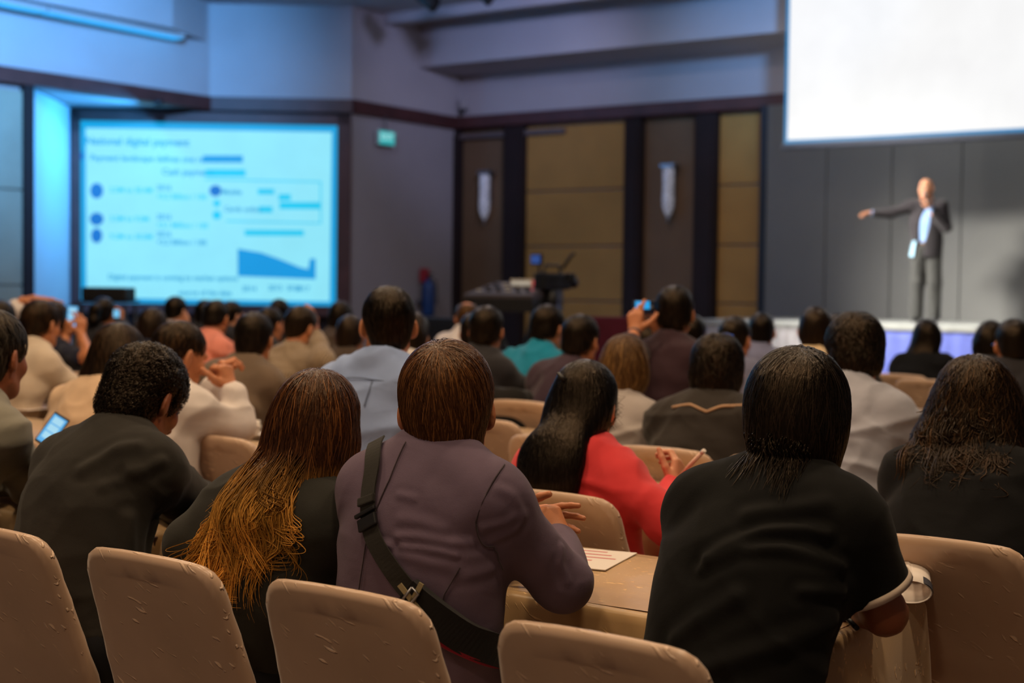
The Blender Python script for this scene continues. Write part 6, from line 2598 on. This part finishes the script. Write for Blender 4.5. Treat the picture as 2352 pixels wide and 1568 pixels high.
# coffee cups
for (x, y, lb) in ((575, 985, 'white cup beside the elbow of the man with clasped hands'), (72, 905, 'white cup on the table beside the ivory shirt')):
    q = PZ(x, y + 18, .757)
    e = empty('coffee_cup', (q.x, q.y, .757), 0, lb, 'cup', 'white cups')
    MB().lathe([(.02, 0), (.032, .004), (.04, .04), (.042, .07), (.038, .07), (.034, .01)], n=18).build('bowl', paper, e)
    MB().lathe([(.03, 0), (.07, .012), (.072, .015), (.03, .004)], n=18).build('saucer', paper, e)
    MB().tube([(.04, 0, .055), (.062, 0, .05), (.06, 0, .03), (.038, 0, .022)], .005, 6).build('handle', paper, e)

# olive bag on a table and a black coat over a chair back
q = PZ(1245, 915, .757)
d = SDF()
d.ell((0, 0, .06), (.15, .09, .07), k=.03)
d.ell((.08, .01, .08), (.08, .07, .06), k=.05)
d.cut((0, 0, -1), -.002)
V, F = d.surface(.012)
V = V + vnormals(V, F) * ((noise3(V * 18, 3) - .5) * .02)[:, None]
e = empty('soft_bag', (q.x, q.y, .757), .2, 'crumpled olive cloth bag on the table behind the red blouse', 'bag')
link('bag', npmesh('bag', V, F), fabric('bag_olive', (104, 96, 66), .85), e)
MB().tube([(-.1, 0, .1), (-.05, .02, .15), (.05, .02, .15), (.12, 0, .11)], .008, 6).build('handle', fabric('bag_olive_dark', (70, 64, 44), .85), e)

q = PZ(1150, 1015, .50)
c5 = PZ(1148, 962, .87)
ce_ = chair(c5.x - .06, c5.y + .28, 0, 'champagne satin covered empty chair beside the black coat')
ct = SDF()
ct.seg((-.02, -.03, .86), (.16, -.02, .86), .05, .045, k=.03)
ct.seg((.0, -.07, .84), (.02, -.08, .46), .075, .085, .35, k=.04)
ct.seg((.13, -.07, .84), (.14, -.08, .46), .075, .085, .35, k=.04)
V, F = ct.surface(.012)
V = V + vnormals(V, F) * ((noise3(V * np.array((14, 14, 5)), 8) - .5) * .03)[:, None]
c6 = PZ(1168, 900, .90)
cc_ = chair(c6.x, c6.y + .28, 0, 'champagne satin covered chair under the black coat')
o = link('coat', npmesh('coat', V, F), fabric('coat_black', (26, 25, 26), .85), None, (c6.x - .05, c6.y, .02))
tag(o, 'black coat hung over a chair back behind the brown bowl haircut', 'coat')
for (x, y, lb) in ((490, 1002, 'champagne satin covered chair back between charcoal jacket and ombre hair'),
                   (1540, 995, 'champagne satin covered chair back left of the black polo shirt'),
                   (2125, 872, 'champagne satin covered chair back below the far long haired woman'),
                   (1210, 905, 'champagne satin covered chair back behind the olive bag')):
    q = PZ(x, y, .87)
    chair(q.x, q.y + .34, 0, lb)

q = PZ(28, 1098, .757)
d = SDF()
d.ell((0, 0, .03), (.12, .07, .035), k=.03)
d.ell((-.06, .02, .04), (.06, .05, .035), k=.04)
d.cut((0, 0, -1), -.001)
V, F = d.surface(.009)
V = V + vnormals(V, F) * ((noise3(V * 22, 6) - .5) * .016)[:, None]
e = empty('cloth_pouch', (q.x, q.y, .757), .3, 'crumpled dark grey cloth pouch on the table at the left edge', 'pouch')
link('pouch', npmesh('pouch', V, F), fabric('pouch_dark_grey', (70, 68, 66), .85), e)
MB().tube([(-.07, -.02, .06), (-.02, -.03, .07), (.05, -.02, .06)], .004, 6).build('cord', fabric('cord_pale', (150, 144, 132), .85), e)
